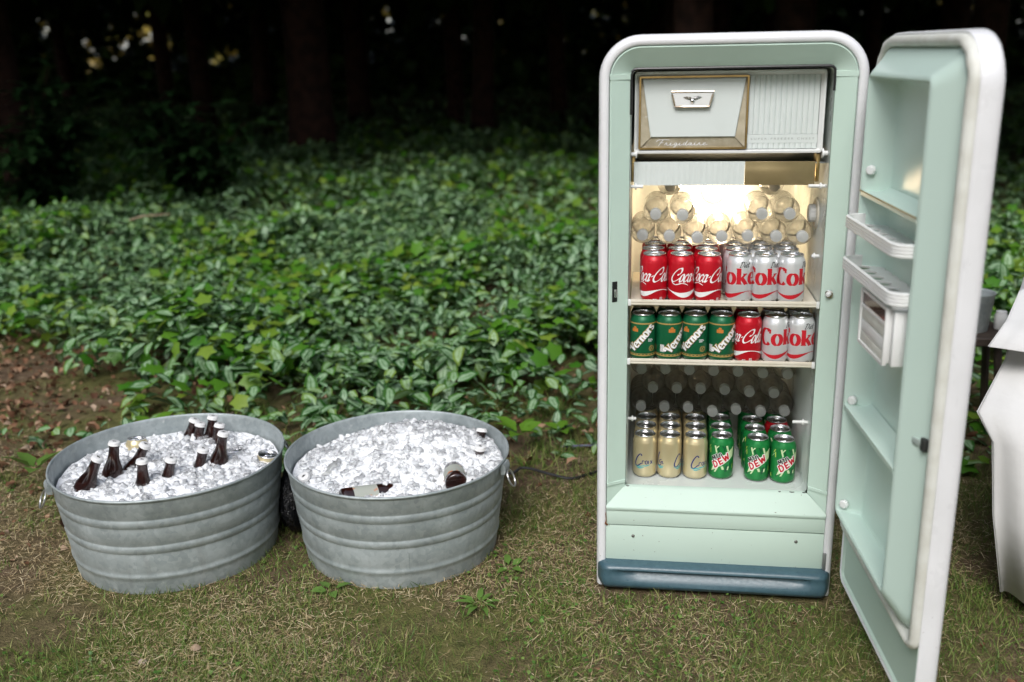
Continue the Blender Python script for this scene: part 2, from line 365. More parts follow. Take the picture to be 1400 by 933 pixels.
# ------------------------------------------------------------------ ground
def gz(x, y):
    x = np.asarray(x, float); y = np.asarray(y, float)
    k = np.clip((np.abs(y - 2.6) - 1.1) / 3, 0, 1)
    return k * ((vnoise(x, y, .35, 1) - .5) * .16 + (vnoise(x, y, 1.3, 2) - .5) * .05) + np.clip((y - 5) / 30, 0, 1) * .12
def build_ground():
    a = np.concatenate([np.linspace(0, 6, 61), np.geomspace(6.3, 400, 45)])
    xs = np.concatenate([-a[:0:-1], a]); ys = np.concatenate([-np.geomspace(400, 1.2, 25), np.linspace(-1, 9, 101), np.geomspace(9.3, 400, 50)])
    X, Y = np.meshgrid(xs, ys); Z = gz(X, Y)
    m = np.hypot(X, Y) > 60; Z[m] = .1
    n = len(xs); V = np.stack([X, Y, Z], -1).reshape(-1, 3)
    i = np.arange(len(ys) - 1)[:, None] * n + np.arange(n - 1)[None]; i = i.ravel()
    T = np.concatenate([np.stack([i, i + 1, i + n + 1], 1), np.stack([i, i + n + 1, i + n], 1)])
    o = link('ground', np_mesh('ground', V, T), 'ground'); tag(o, kind='structure')
build_ground()

# ------------------------------------------------------------------ wood: trees with trunk and crown
def trunk_mesh(seed, r, h, lean=0):
    rd = random.Random(seed); mb = MB(); L = []; n = 14
    hs_ = [0, .12, .35, .8, 1.6, 2.6, 3.8, 5.2, h]
    ph = [rd.uniform(0, 6.28) for _ in range(4)]
    for z in hs_:
        f = (1 - .55 * z / h) * (1 + .55 * math.exp(-z / .18))
        cx, cy = lean * z + .04 * math.sin(z * .9 + ph[0]), .04 * math.sin(z * .7 + ph[1])
        L.append([(cx + r * f * (1 + .07 * math.sin(3 * q + ph[2] + z) + .05 * math.sin(5 * q + ph[3])) * math.cos(q),
                   cy + r * f * (1 + .07 * math.sin(3 * q + ph[2] + z) + .05 * math.sin(5 * q + ph[3])) * math.sin(q), z - .06) for q in [2 * math.pi * k / n for k in range(n)]])
    mb.loft(L, True, False, True)
    for k in range(7):
        z = rd.uniform(3.6, h - .6); a = rd.uniform(0, 6.28); l = rd.uniform(1.2, 2.4); b = r * .28
        p = [(lean * z, 0, z)] + [(lean * z + math.cos(a) * l * t, math.sin(a) * l * t, z + l * .55 * t + .1 * math.sin(4 * t)) for t in (.3, .6, 1)]
        mb.tube(p, [b, b * .75, b * .5, b * .2], 6)
    return mb.mesh('trunk', angle=60)
def crown_mesh(seed, rx, z0, z1, n):
    g = np.random.default_rng(seed)
    # clumps spread through the crown's volume, leaf faces around each clump
    nc = 110; u = g.normal(size=(nc, 3)); u /= np.linalg.norm(u, axis=1)[:, None]; u *= g.uniform(.25, 1, (nc, 1)) ** .5
    C = u * np.array([rx, rx, (z1 - z0) / 2]) + np.array([0, 0, (z0 + z1) / 2])
    k = g.integers(0, nc, n); P = C[k] + g.normal(size=(n, 3)) * np.array([.38, .38, .28])
    V, T, A = scatter(LV, LT, P, g.uniform(0, 6.28, n), g.uniform(-1.0, .7, n), g.uniform(-.6, .6, n), np.stack([g.uniform(.7, 1.1, n), g.uniform(.55, .85, n), g.uniform(.5, .7, n)], 1), LA)
    return np_mesh('crown', V, T, A)
trunks = [trunk_mesh(1, .30, 9, -.01), trunk_mesh(2, .17, 8, .012), trunk_mesh(3, .22, 9, .005)]
crowns = [crown_mesh(5, 3.7, 2.7, 9.5, 6000), crown_mesh(6, 3.5, 2.6, 8.5, 6000), crown_mesh(8, 3.9, 2.7, 10, 6000)]
def tree(x, y, k, c, s, label, group):
    t = empty('forest_tree', (x, y, float(gz(x, y))), random.uniform(0, 6.28)); t.scale = (s, s, 1)
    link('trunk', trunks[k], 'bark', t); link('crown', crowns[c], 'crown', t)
    tag(t, label, 'tree', group); return t
t = tree(-2.53, 13.0, 0, 0, 1.0, 'thick reddish brown tree trunk, the one clearly seen left of centre in the dark wood', None)
t.rotation_euler = (0, 0, 0)
spots = [(-4.6, 9.5), (-8.2, 8.6), (-6.4, 12.0), (-10.5, 12.6), (-.4, 15.5), (2.2, 13.2), (4.9, 10.6), (7.4, 9.2), (9.5, 12.6), (6.4, 14.8), (-4.9, 16.6), (-9.2, 17.2),
         (-14, 16), (-13, 10), (13.5, 10.2), (13.5, 15.5), (1.0, 19.8), (-3.0, 21.0), (5.0, 19.5), (9.8, 18.8), (-7.2, 21.8), (-12.4, 22.2), (-17.5, 21), (14.5, 21),
         (-1.2, 25.4), (3.6, 25.0), (8.6, 24.2), (-6.2, 26.4), (-11.5, 27.0), (-16.5, 27.0), (13.6, 26.4), (18.5, 18.5), (-19, 13), (18.8, 25), (3.4, 16.6), (-5.6, 7.6), (5.8, 7.2), (1.75, 9.6), (-.9, 18.0), (2.9, 10.4), (8.6, 6.6), (-10.5, 7.2), (12, 6.8), (-14.5, 6.5), (16, 7)]  # several trees, out of view and behind the cabinet, added to shade the cover
for i, (x, y, lab) in enumerate([(-12.5, 1.5, 'tree at the left side of the clearing'), (-13, -6, 'tree at the left back corner of the clearing'), (-6.0, -14, 'tree standing behind the viewer to the left'), (1.5, -15.5, 'tree standing straight behind the viewer'),
                                  (8.5, -13.0, 'tree standing behind the viewer to the right'), (13.0, -5, 'tree at the right back corner of the clearing'), (13, 2.0, 'tree at the right side of the clearing')]):
    tree(x, y, 1 + i % 2, i % 3, 1.15, lab + ', unseen, added to block low sky', None)  # unseen ring of trees added to block low sky light from behind
for i, (x, y) in enumerate(spots):
    tree(x, y, 1 + i % 2, i % 3, random.uniform(.9, 1.15), 'slender dark tree trunk half lost in the black of the wood, some added for shade', 'dark trees in the depth of the wood')

def woodland():
    """far leaf mass closing the wood, with a few small openings towards the bright land beyond"""
    g = np.random.default_rng(21); n = 90000
    x = g.uniform(-34, 34, n); y = g.uniform(30, 37, n) - .012 * x * x * .6; z = g.uniform(0, 1, n) ** 1.25 * 11 - .1
    P = np.stack([x, y, z], 1)
    # openings given by bearing and height above the horizon, as gaps in a real stand
    gaps = [(-.432, .008, .0032, .008), (-.403, .010, .003, .006), (-.398, -.004, .003, .006), (-.374, .022, .004, .007), (-.379, .006, .0035, .006), (-.362, .014, .003, .004), (-.345, .022, .0035, .006), (-.341, .008, .003, .005), (-.332, .021, .003, .009),
            (-.329, -.002, .004, .006), (-.322, .013, .003, .004), (-.267, .005, .003, .006), (-.276, -.004, .003, .005), (-.112, .034, .003, .010), (.087, .031, .003, .004), (-.440, .028, .002, .004), (-.298, -.012, .0025, .004)]
    keep = np.ones(n, bool)
    bx, bz = x / y, (z - CAM_H) / y
    for a, e, ra, re in gaps:
        keep &= ((bx - a) / (ra + .005)) ** 2 + ((bz - e) / (re + .004)) ** 2 > 1
    P = P[keep]; n = len(P)
    V, T, A = scatter(LV, LT, P, g.uniform(0, 6.28, n), g.uniform(-1.1, .8, n), g.uniform(-.6, .6, n), np.stack([g.uniform(.55, .8, n), g.uniform(.4, .6, n), g.uniform(.4, .6, n)], 1), LA)
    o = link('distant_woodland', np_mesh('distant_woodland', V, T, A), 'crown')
    tag(o, 'far off wood in the background closing the view', 'woodland', kind='stuff')
woodland()
def far_edge():  # added behind the gaps so that they show warm instead of white sky
    g = np.random.default_rng(22); n = 9000
    x = g.uniform(-34, 24, n); P = np.stack([x, g.uniform(52, 58, n), g.uniform(-.1, 8, n)], 1)
    V, T, A = scatter(LV, LT, P, g.uniform(0, 6.28, n), g.uniform(-1.1, .8, n), g.uniform(-.6, .6, n), np.stack([g.uniform(.9, 1.3, n), g.uniform(.7, 1.1, n), g.uniform(.6, .9, n)], 1), LA)
    tag(link('sunlight_tint_foliage', np_mesh('sunlight_tint_foliage', V, T, A), 'sunlit'), 'yellowish foliage standing in for warm sunlight, glimpsed through gaps in the far wood', 'foliage', kind='stuff')
far_edge()

def shrub_mesh(seed, h, r, n, llen=.16):
    g = np.random.default_rng(seed); parts = []; mb = MB()
    for s in range(9):
        a = g.uniform(0, 6.28); tx, ty = math.cos(a) * r * g.uniform(.3, 1), math.sin(a) * r * g.uniform(.3, 1); hh = h * g.uniform(.55, 1)
        pts = [(tx * t * t, ty * t * t, hh * t) for t in (0, .35, .7, 1)]
        mb.tube(pts, [.012, .009, .006, .003], 5)
        nw = n // 9; tt = g.uniform(.25, 1, nw)
        for q in range(nw):                        # whorls of long leaves along the stem
            t = tt[q]; c = np.array([tx * t * t, ty * t * t, hh * t]) + g.normal(size=3) * .09; k = 6
            yaw = np.arange(k) * 6.28 / k + g.uniform(0, 1)
            parts.append(scatter(LV, LT, np.tile(c, (k, 1)), yaw, g.uniform(-.5, .4, k), g.uniform(-.2, .2, k), np.stack([g.uniform(.10, .13, k), g.uniform(.8, 1.1, k) * llen, g.uniform(.08, .12, k)], 1), LA))
    V, T, A = join_np(parts)
    return np_mesh('foliage', V, T, A), mb.mesh('stems', angle=60)
shr = [shrub_mesh(31, 1.5, .75, 260), shrub_mesh(32, 1.15, .8, 240)]
for i, (x, y, k, lab) in enumerate([(-3.9, 8.3, 0, 'dark long-leaved shrub at the left edge of the picture behind the ground cover'),
                                    (-2.75, 8.9, 1, 'dim shrub with pointed leaves in front of the wood, left of the thick trunk'),
                                    (-4.4, 6.6, 1, 'low dark shrub at the far left border of the ground cover'),
                                    (3.7, 8.8, 0, 'leafy shrub seen between open refrigerator door and white table')]):
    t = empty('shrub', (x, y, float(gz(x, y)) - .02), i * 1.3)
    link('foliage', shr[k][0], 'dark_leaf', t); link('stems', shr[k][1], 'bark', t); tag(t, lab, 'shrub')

# ------------------------------------------------------------------ ground cover, lawn and litter
TUBS = [(-.9987, 2.6803, .3231, .2934, .2835), (-.3373, 2.6795, .3198, .2893, .2798)]
FX, FY, FYAW, FW, FH = .21372, 2.39193, R(-8.1528), .61, 1.4222
def fridge_uv(x, y):
    c, s = math.cos(FYAW), math.sin(FYAW); dx, dy = x - FX, y - FY
    return dx * c + dy * s, -dx * s + dy * c
def clear(x, y, m=.0):
    k = np.ones(len(x), bool)
    for (tx, ty, r, h, b) in TUBS: k &= np.hypot(x - tx, y - ty) > b + m
    u, v = fridge_uv(x, y); k &= ~((u > -m) & (u < FW + m) & (v > -.035 - m) & (v < .66 + m))
    k &= ~((u > .62) & (u < .74) & (v > -.62) & (v < 0) & False)
    return k
def edge_y(x):
    return np.interp(x, [-6, -3.2, -2.3, -1.9, -1.5, -1.1, -.7, 0, .25, .7, 1.3, 2, 3, 6], [5.6, 4.7, 4.2, 3.95, 3.65, 3.45, 3.35, 3.3, 3.6, 3.4, 3.4, 3.6, 4.2, 5])
def cover():
    g = np.random.default_rng(41); parts = []; bright = []
    def lay(n, y0, y1, size, kind):
        y = np.sqrt(g.uniform(y0 * y0, y1 * y1, n)); x = g.uniform(-.60, .60, n) * y * 1.02
        e = edge_y(x) + (vnoise(x, y, 2.2, 5) - .5) * .9
        dens = np.clip((y - e) / .5, 0, 1) * np.clip(.30 + 1.5 * vnoise(x, y, 1.1, 6), 0, 1) * np.clip(3.2 * vnoise(x, y, 2.9, 8) - .25, .12, 1)
        dens = np.maximum(dens, .16 * (y > 3.05) * (vnoise(x, y, 3, 7) > .35) * np.where(x > -1.5, 1, .55))
        k = (g.uniform(size=n) < dens) & clear(x, y, .05); x, y = x[k], y[k]; n = len(x)
        if kind == 'b':
            k = vnoise(x, y, 1.5, 9) > .5; x, y = x[k], y[k]; n = len(x)
        top = .03 + .26 * vnoise(x, y, 1.3, 3) ** 1.5 + .13 * vnoise(x, y, 3.6, 4); top *= np.clip((y - edge_y(x)) / .9 + .3, .2, 1)
        z = gz(x, y) + top * (1 - .75 * g.uniform(size=n) ** 2) + (.03 if kind == 'b' else 0)
        s = size * g.uniform(.5, 1.3, n) * (.75 + .5 * vnoise(x, y, 1.9, 23))
        yaw = g.uniform(0, 6.28, n); pit = g.normal(-.15, .5, n); ro = g.normal(0, .3, n)
        if kind == 'b': return scatter(MVt, MT, np.stack([x, y, z], 1), yaw, pit - .1, ro, s * 1.25, MA)
        return scatter(LV, LT, np.stack([x, y, z], 1), yaw, pit, ro, np.stack([s * .98, s, s], 1), LA)
    parts += [lay(74000, 2.9, 8, .076, 'v'), lay(48000, 7.6, 15, .098, 'v'), lay(14000, 14, 26, .17, 'v')]
    bright += [lay(22000, 3.0, 8, .066, 'b'), lay(12000, 7.6, 16, .10, 'b')]
    V, T, A = join_np(parts); o = link('ground_cover', np_mesh('ground_cover', V, T, A), 'variegated')
    tag(o, 'carpet of silver and green variegated leaves in front of the wood', 'ground cover', kind='stuff')
    V, T, A = join_np(bright); o = link('seedling_leaves', np_mesh('seedling_leaves', V, T, A), 'bright_leaf')
    tag(o, 'bright yellow green lobed leaves scattered through the ground cover', 'leaves', kind='stuff')
cover()
def lawn():
    g = np.random.default_rng(51)
    def pts(n, y0=1.15, y1=4.5):
        y = g.uniform(y0, y1, n); x = g.uniform(-.62, .62, n) * (y + .35); k = clear(x, y, .004); return x[k], y[k]
    G = []; S = []
    x, y = pts(200000); e = edge_y(x); p = np.clip((e + .1 - y) / .8, .04, 1) * np.clip(2.8 * vnoise(x, y, 2.6, 11) - .75 + .7 * vnoise(x, y, 9, 12), .04, 1)
    p *= np.where((x < -1.35) & (y > 3.15), .25, 1)
    k = g.uniform(size=len(x)) < p; x, y = x[k], y[k]; n = len(x)
    h = g.uniform(.012, .034, n) * (.7 + .8 * vnoise(x, y, 3.3, 13)); long_ = g.uniform(size=n) < .03; h[long_] *= 2
    G.append(scatter(GV, GT, np.stack([x, y, gz(x, y) - .002], 1), g.uniform(0, 6.28, n), g.normal(-.35, .5, n), g.normal(0, .35, n), np.stack([g.uniform(.0012, .0026, n), h, h], 1)))
    # longer tufts at the border and round the tubs and cabinet
    tx = np.concatenate([g.uniform(-1.5, .25, 150), g.uniform(-1.9, -1.25, 16), g.uniform(-1.0, .9, 26), g.uniform(-1.5, 1.4, 130)]); ty = np.concatenate([g.uniform(3.05, 3.85, 150), g.uniform(2.5, 3.3, 16), g.uniform(2.0, 2.42, 26), g.uniform(1.35, 3.3, 130)])
    for a, b in zip(tx, ty):
        m = 22; xx = a + g.normal(0, .025, m); yy = b + g.normal(0, .025, m); k = clear(xx, yy, .004); xx, yy = xx[k], yy[k]; m = len(xx)
        if not m: continue
        big = .09 if b > 3.1 else g.uniform(.022, .045); h = g.uniform(.35, 1, m) * big
        G.append(scatter(GV, GT, np.stack([xx, yy, gz(xx, yy) - .002], 1), g.uniform(0, 6.28, m), g.normal(-.2, .45, m), g.normal(0, .4, m), np.stack([g.uniform(.002, .004, m), h * 1.2, h], 1)))
    V, T, A = join_np(G); tag(link('lawn_grass', np_mesh('lawn_grass', V, T, A), 'grass'), 'short patchy green grass of the worn lawn', 'grass', kind='stuff')
    x, y = pts(140000); p = np.clip((edge_y(x) - .2 - y) / .7, .03, 1) * np.clip(2.6 * vnoise(x, y, 2.1, 15) + .9 * vnoise(x, y, 7, 16) - 1.0, .05, 1)
    k = g.uniform(size=len(x)) < p; x, y = x[k], y[k]; n = len(x); l = g.uniform(.010, .040, n)
    S.append(scatter(GV, GT, np.stack([x, y, gz(x, y) + g.uniform(.001, .012, n)], 1), g.uniform(0, 6.28, n), g.normal(-1.25, .22, n), g.normal(0, .5, n), np.stack([g.uniform(.0010, .0022, n), l, l], 1)))
    V, T, A = join_np(S); tag(link('dry_straw', np_mesh('dry_straw', V, T, A), 'straw'), 'dry straw coloured grass lying on the worn lawn', 'straw', kind='stuff')
    # fallen leaves
    x, y = g.uniform(-3.6, 1.9, 26000), g.uniform(1.5, 7, 26000)
    patch = np.exp(-(((x + 1.95) / .6) ** 2 + ((y - 3.6) / .55) ** 2)) + .8 * np.exp(-(((x + 2.5) / .6) ** 2 + ((y - 4.5) / .6) ** 2)) + .6 * np.exp(-(((x - .15) / .25) ** 2 + ((y - 3.6) / .45) ** 2)) + .35 * np.exp(-(((x + 1.9) / .5) ** 2 + ((y - 2.9) / .4) ** 2))
    p = np.clip(patch * (.35 + vnoise(x, y, 4, 17)), 0, 1) + .05 * (y > 3.4) + .008
    k = (g.uniform(size=len(x)) < p) & clear(x, y, .03); x, y = x[k], y[k]; n = len(x)
    s = g.uniform(.018, .052, n); s[y < 3] *= .6
    V, T, A = scatter(LV, LT, np.stack([x, y, gz(x, y) + g.uniform(.004, .022, n)], 1), g.uniform(0, 6.28, n), g.normal(0, .5, n), g.normal(0, .8, n), np.stack([s * g.uniform(.6, 1.3, n), s, s * g.uniform(1, 4, n)], 1), LA)
    tag(link('fallen_leaves', np_mesh('fallen_leaves', V, T, A), 'litter'), 'brown fallen leaves on bare soil', 'leaf litter', kind='stuff')
    # small round clover leaves in the turf
    x, y = pts(9000, 1.2, 4.2); k = vnoise(x, y, 3.1, 19) > .55; x, y = x[k], y[k]; n = len(x); s = g.uniform(.007, .014, n)
    V, T, A = scatter(LV, LT, np.stack([x, y, gz(x, y) + g.uniform(.006, .018, n)], 1), g.uniform(0, 6.28, n), g.normal(0, .3, n), g.normal(0, .3, n), np.stack([s * 1.5, s, s], 1), LA)
    tag(link('clover', np_mesh('clover', V, T, A), 'weed_leaf'), 'tiny round weed leaves in the lawn', 'weeds', kind='stuff')
lawn()
# single weeds one can point at
def weed(name, x, y, n, length, width, label, mat='weed_leaf', pitch=.25, hgt=.01):
    t = empty(name, (x, y, float(gz(x, y)))); a0 = random.uniform(0, 6)
    for k in range(n):
        l = length * random.uniform(.7, 1.1); one = np.array([0.])
        V, T, A = scatter(LV, LT, np.array([[0, .012, hgt]]), one, one + pitch * random.uniform(.4, 1.4), one + random.uniform(-.3, .3), np.array([[width, l, l]]), LA)
        o = link('leaf', np_mesh('leaf', V, T, A), mat, t); o.rotation_euler = (0, 0, a0 + k * 6.283 / n + random.uniform(-.25, .25))
    tag(t, label, 'weed')
weed('dandelion_rosette', -.10, 2.299, 9, .062, .030, 'flat dandelion rosette on the lawn in front of the right tub')
weed('broadleaf_weed', -.50, 2.385, 4, .05, .045, 'small broad leaved weed at the foot of the right tub, left side')
weed('broadleaf_weed', -.02, 2.49, 5, .045, .035, 'low green weed at the right foot of the right tub')
weed('seedling', -1.62, 3.12, 5, .11, .10, 'dark green seedling with pointed leaves growing left of the left tub', pitch=.5, hgt=.07)
weed('seedling', -1.34, 3.45, 6, .10, .10, 'bright seedling behind the left rim of the left tub', 'bright_leaf', .35, .08)
weed('seedling', .02, 3.30, 6, .10, .085, 'yellow green broad leaved seedling behind the right tub', 'bright_leaf', .4, .09)
weed('seedling', .17, 3.42, 5, .07, .07, 'little bright green seedling beside the refrigerator above the black cable', 'bright_leaf', .3, .05)
weed('seedling', -.62, 3.25, 6, .09, .09, 'green seedling in the gap between the two tubs', 'weed_leaf', .45, .05)
# bent twig in the ground cover
tw = MB().tube([(-2.76, 6.7, .02), (-2.80, 6.85, .20), (-2.72, 7.0, .28), (-2.60, 7.05, .31), (-2.42, 7.08, .315)], [.009, .008, .008, .007, .004], 7)
tag(tw.build('dry_twig', 'twig'), 'bent pale dry twig sticking out of the ground cover on the left', 'twig')
tw = MB().tube([(-1.75, 4.62, .03), (-1.62, 4.68, .12), (-1.45, 4.74, .17)], [.006, .005, .003], 6)
tag(tw.build('dry_twig', 'twig'), 'short thin brown twig among leaves above the brown leaf litter', 'twig')
# pebble on lawn
pb = MB().lathe([(.0, -.004), (.009, .0), (.011, .005), (.007, .010), (0, .011)], 7); pb.xf(Matrix.Translation((-.901, 2.078, 0)) @ Matrix.Diagonal((1.1, .8, .9, 1)))
tag(pb.build('pebble', pm('pale_stone', (.42, .33, .27), .9), angle=20), 'small pale pebble lying on the lawn below the left tub', 'stone')

# ------------------------------------------------------------------ refrigerator (local frame: x = width, y = depth into cabinet, z = up)
fridge = empty('refrigerator', (FX, FY, 0), FYAW)
tag(fridge, 'old white and mint green refrigerator standing open, full of cans and bottles', 'refrigerator')
FM = Matrix.Translation((FX, FY, 0)) @ Matrix.Rotation(FYAW, 4, 'Z')
def Fw(u, v, z): return FM @ Vector((u, v, z))
def arch(x0, x1, z0, z1, r, y, n=10):
    """open outline: up the left side, over the rounded top, down the right side"""
    p = [(x0, y, z0), (x0, y, z0 + (z1 - r - z0) * .5), (x0, y, z1 - r)]
    p += [(x0 + r - r * math.cos(a), y, z1 - r + r * math.sin(a)) for a in [math.pi / 2 * k / n for k in range(1, n + 1)]]
    p += [(x1 - r + r * math.sin(a), y, z1 - r + r * math.cos(a)) for a in [math.pi / 2 * k / n for k in range(0, n + 1)]]
    p += [(x1, y, z0 + (z1 - r - z0) * .5), (x1, y, z0)]
    return p
W_, H_, RC = FW, FH, .098
def outl(i, y, z0=.006): return arch(i, W_ - i, z0, H_ - i, RC - i, y)
mb = MB()
mb.loft([outl(.0, .63), outl(0, .022), outl(.0015, .012), outl(.005, .005), outl(.010, .0012), outl(.016, 0), outl(.0225, .0015), outl(.0245, .004), outl(.0250, .012)], closed=False)
mb.loft([outl(.0, .63), [(p[0] * .0 + W_ / 2, .63, p[2]) for p in outl(0, .63)]], closed=False)
mb.box(.002, W_ - .002, .05, .628, .008, .03)
mb.build('cabinet_body', 'enamel', fridge, angle=40)
# mint breaker trim round the opening
OU0, OU1, OT, OB = .0735, .5400, 1.347, .281
out_ = arch(.0262, W_ - .0262, .236, H_ - .0262, RC - .0262, .006); inn = arch(OU0, OU1, OB, OT, .016, .036)
mid_ = arch(.029, W_ - .029, .236, H_ - .029, RC - .029, .0035)
n_ = len(out_)
def cut(zlo, zhi, side):
    o = MB()
    zs = [zlo, (zlo + zhi) / 2, zhi]
    xo, xm, xi = (.0262, .029, OU0) if side < 0 else (W_ - .0262, W_ - .029, OU1)
    return o.loft([[(xo, .010, z) for z in zs], [(xo, .006, z) for z in zs], [(xm, .0035, z) for z in zs], [(xi, .036, z) for z in zs], [(xi, .046, z) for z in zs]], closed=False)
ZS0, ZS1 = .300, 1.3245
for s in (-1, 1): cut(ZS0, ZS1, s).build('jamb_trim', 'mint', fridge)
hd = [p for p in range(n_)]
def header():
    o = arch(.0262, W_ - .0262, ZS1, H_ - .0262, RC - .0262, .006); i = arch(OU0, OU1, ZS1, OT, .016, .036)
    m = arch(.029, W_ - .029, ZS1, H_ - .029, RC - .029, .0035)
    i = [(p[0], p[1], p[2]) for p in i]
    back = [(p[0], .046, p[2]) for p in i]; ob = [(p[0], .012, p[2]) for p in o]
    return MB().loft([ob, o, m, i, back], closed=False)
header().build('header_trim', 'mint', fridge, angle=50)
for s in (-1, 1):   # joint clips
    for z, h in ((ZS1 - .004, .013), (ZS0 - .008, .009)):
        k = .0012; xo, xi = (.0262, OU0) if s < 0 else (W_ - .0262, OU1)
        o = MB(); o.loft([[(xo, .0048, z), (xi, .0344, z)], [(xo, .0022 - k, z + .001), (xi, .0330, z + .001)], [(xo, .0022 - k, z + h), (xi, .0330, z + h)], [(xo, .0048, z + h + .001), (xi, .0344, z + h + .001)]], closed=False)
        o.build('trim_clip', 'mint', fridge)
for s in (-1, 1):   # corner below the lower joint
    xo, xi = (.0262, OU0) if s < 0 else (W_ - .0262, OU1)
    MB().add([(xo, .005, .236), (xo, .005, ZS0 - .007), (xi, .036, ZS0 - .007), (xi, .037, .279), (xo, .012, ZS0 - .007), (xo, .012, .236)], [(0, 1, 2, 3), (0, 1, 4, 5)]).build('corner_trim', 'mint', fridge)
# sloping sill with rolled front
o = MB(); prof = [(.046, .2825), (.038, .2820), (.0315, .2780), (.008, .2460), (.003, .2395), (-.0015, .2360), (-.002, .2335), (.0, .2275), (.006, .2265)]
L = []
for (y, z) in prof:
    t = max(0, min(1, (y - .003) / .033)); L.append([(.0255 + (OU0 - .0255) * t, y, z), (.2, y, z), (.41, y, z), (W_ - .0255 - (OU0 - .0255) * t, y, z)])
o.loft(L, closed=False).build('sill', 'mint_panel', fridge, angle=50)
MB().box(.0255, W_ - .0255, .0035, .02, .1845, .2262).build('sill_apron', 'mint_panel', fridge, bevel=.001)
MB().box(.024, W_ - .024, .010, .03, .06, .240).build('panel_gap', 'dark_line', fridge)
MB().box(.0252, W_ - .0255, .0045, .022, .0825, .1815).build('lower_panel', 'mint_panel', fridge, bevel=.0012)
for u, z in ((.0967, .1525), (.5153, .1573)):
    s = MB().lathe([(0, .003), (.0025, .0028), (.0042, .0012), (.0046, 0)], 12, cap1=True); s.xf(Matrix.Translation((u, .0045, z)) @ Matrix.Rotation(R(90), 4, 'X'))
    s.build('screw', pm('screw_steel', (.22, .21, .19), .4, metal=.8), fridge)
rs = MB().tube([(.0255, .0025, .232), (.0245, .002, .215), (.0255, .002, .197), (.0240, .0015, .187), (.029, .002, .1825)], [.0012, .0016, .0013, .003, .0022], 6)
rs.build('rust_stain', 'rust', fridge)
MB().box(W_ - .0255, W_ - .0175, -.003, .002, .083, .131).build('hinge_plate', pm('dull_steel', (.32, .33, .33), .5, metal=.8, dirt=((.18, .14, .1), 60, .6)), fridge, bevel=.001)
# kickplate: rounded bar with a scooped recess
def kick():
    mb = MB(); L = []; x0, x1 = .004, .606
    prof = [(.02, .083), (-.018, .0825), (-.028, .079), (-.033, .073), (-.034, .070), (-.0335, .066), (-.0335, .058), (-.0345, .050), (-.037, .040), (-.0355, .028), (-.029, .017), (-.012, .011), (.02, .010)]
    dent = [0, 0, .0, .0, .001, .016, .017, .012, .004, 0, 0, 0, 0]
    xs = [0, .002, .006, .013, .022, .034, .0355, .055, .075, .11, .3, .5, .53, .547, .552, .568, .580, .589, .596, .600, .602]
    for x in xs:
        e = min(x, .602 - x); k = 1 - max(0, 1 - e / .026) ** 2.2 * .75; dd = max(0, min(1, (e - .050) / .028))
        L.append([(x0 + x, .02 + (p[0] - .02) * k + dent[i] * dd, .0465 + (p[1] - .0465) * (.55 + .45 * k)) for i, p in enumerate(prof)])
    mb.loft(L, closed=False)
    mb.add(L[0], [tuple(range(len(prof)))]); mb.add(L[-1], [tuple(range(len(prof)))[::-1]])
    return mb
kick().build('kickplate', 'kick', fridge, angle=42)
# interior liner
def rr(x0, x1, z0, z1, r, y, n=5):
    p = []
    for cx, cz, a0 in ((x1 - r, z1 - r, 0), (x0 + r, z1 - r, 90), (x0 + r, z0 + r, 180), (x1 - r, z0 + r, 270)):
        p += [(cx + r * math.cos(R(a0 + 90 * k / n)), y, cz + r * math.sin(R(a0 + 90 * k / n))) for k in range(n + 1)]
    return p
LX0, LX1, LZ0, LZ1, LY = .0765, .5395, .261, 1.344, .492
mb = MB(); mb.loft([rr(OU0 + .001, OU1 - .001, OB + .0005, OT - .001, .014, .0375), rr(LX0 - .001, LX1 + .001, LZ0 + .010, LZ1, .018, .045), rr(LX0, LX1, LZ0, LZ1, .02, .085), rr(LX0, LX1, LZ0, LZ1, .02, LY - .03),
                    rr(LX0 + .009, LX1 - .009, LZ0 + .009, LZ1 - .009, .02, LY - .008), rr(LX0 + .03, LX1 - .03, LZ0 + .03, LZ1 - .03, .02, LY)], True, False, True)
mb.build('interior_liner', 'liner', fridge, angle=60)
# black seal along the upper edge and down the upper sides, chipped edge at bottom
sp = [(OU0 + .002, .0355, 1.24)] + [(OU0 + .002 + (.012 - .012 * math.cos(a)), .0355, OT - .014 + .012 * math.sin(a)) for a in (0, .5, 1, 1.57)] + [(OU1 - .002 - (.012 - .012 * math.cos(a)), .0355, OT - .014 + .012 * math.sin(a)) for a in (1.57, 1, .5, 0)]
MB().tube(sp + [(OU1 - .002, .0355, 1.29)], .0032, 8).build('liner_seal', 'black', fridge)
for u0, u1 in ((OU0 + .002, OU0 + .011), (OU1 - .045, OU1 - .032), (OU1 - .012, OU1 - .003), (.468, .474)):
    MB().tube([(u0, .0370, OB + .0015), ((u0 + u1) / 2, .0365, OB + .0005), (u1, .037, OB + .0012)], [.0009, .0016, .0009], 6).build('enamel_chip', 'black', fridge)

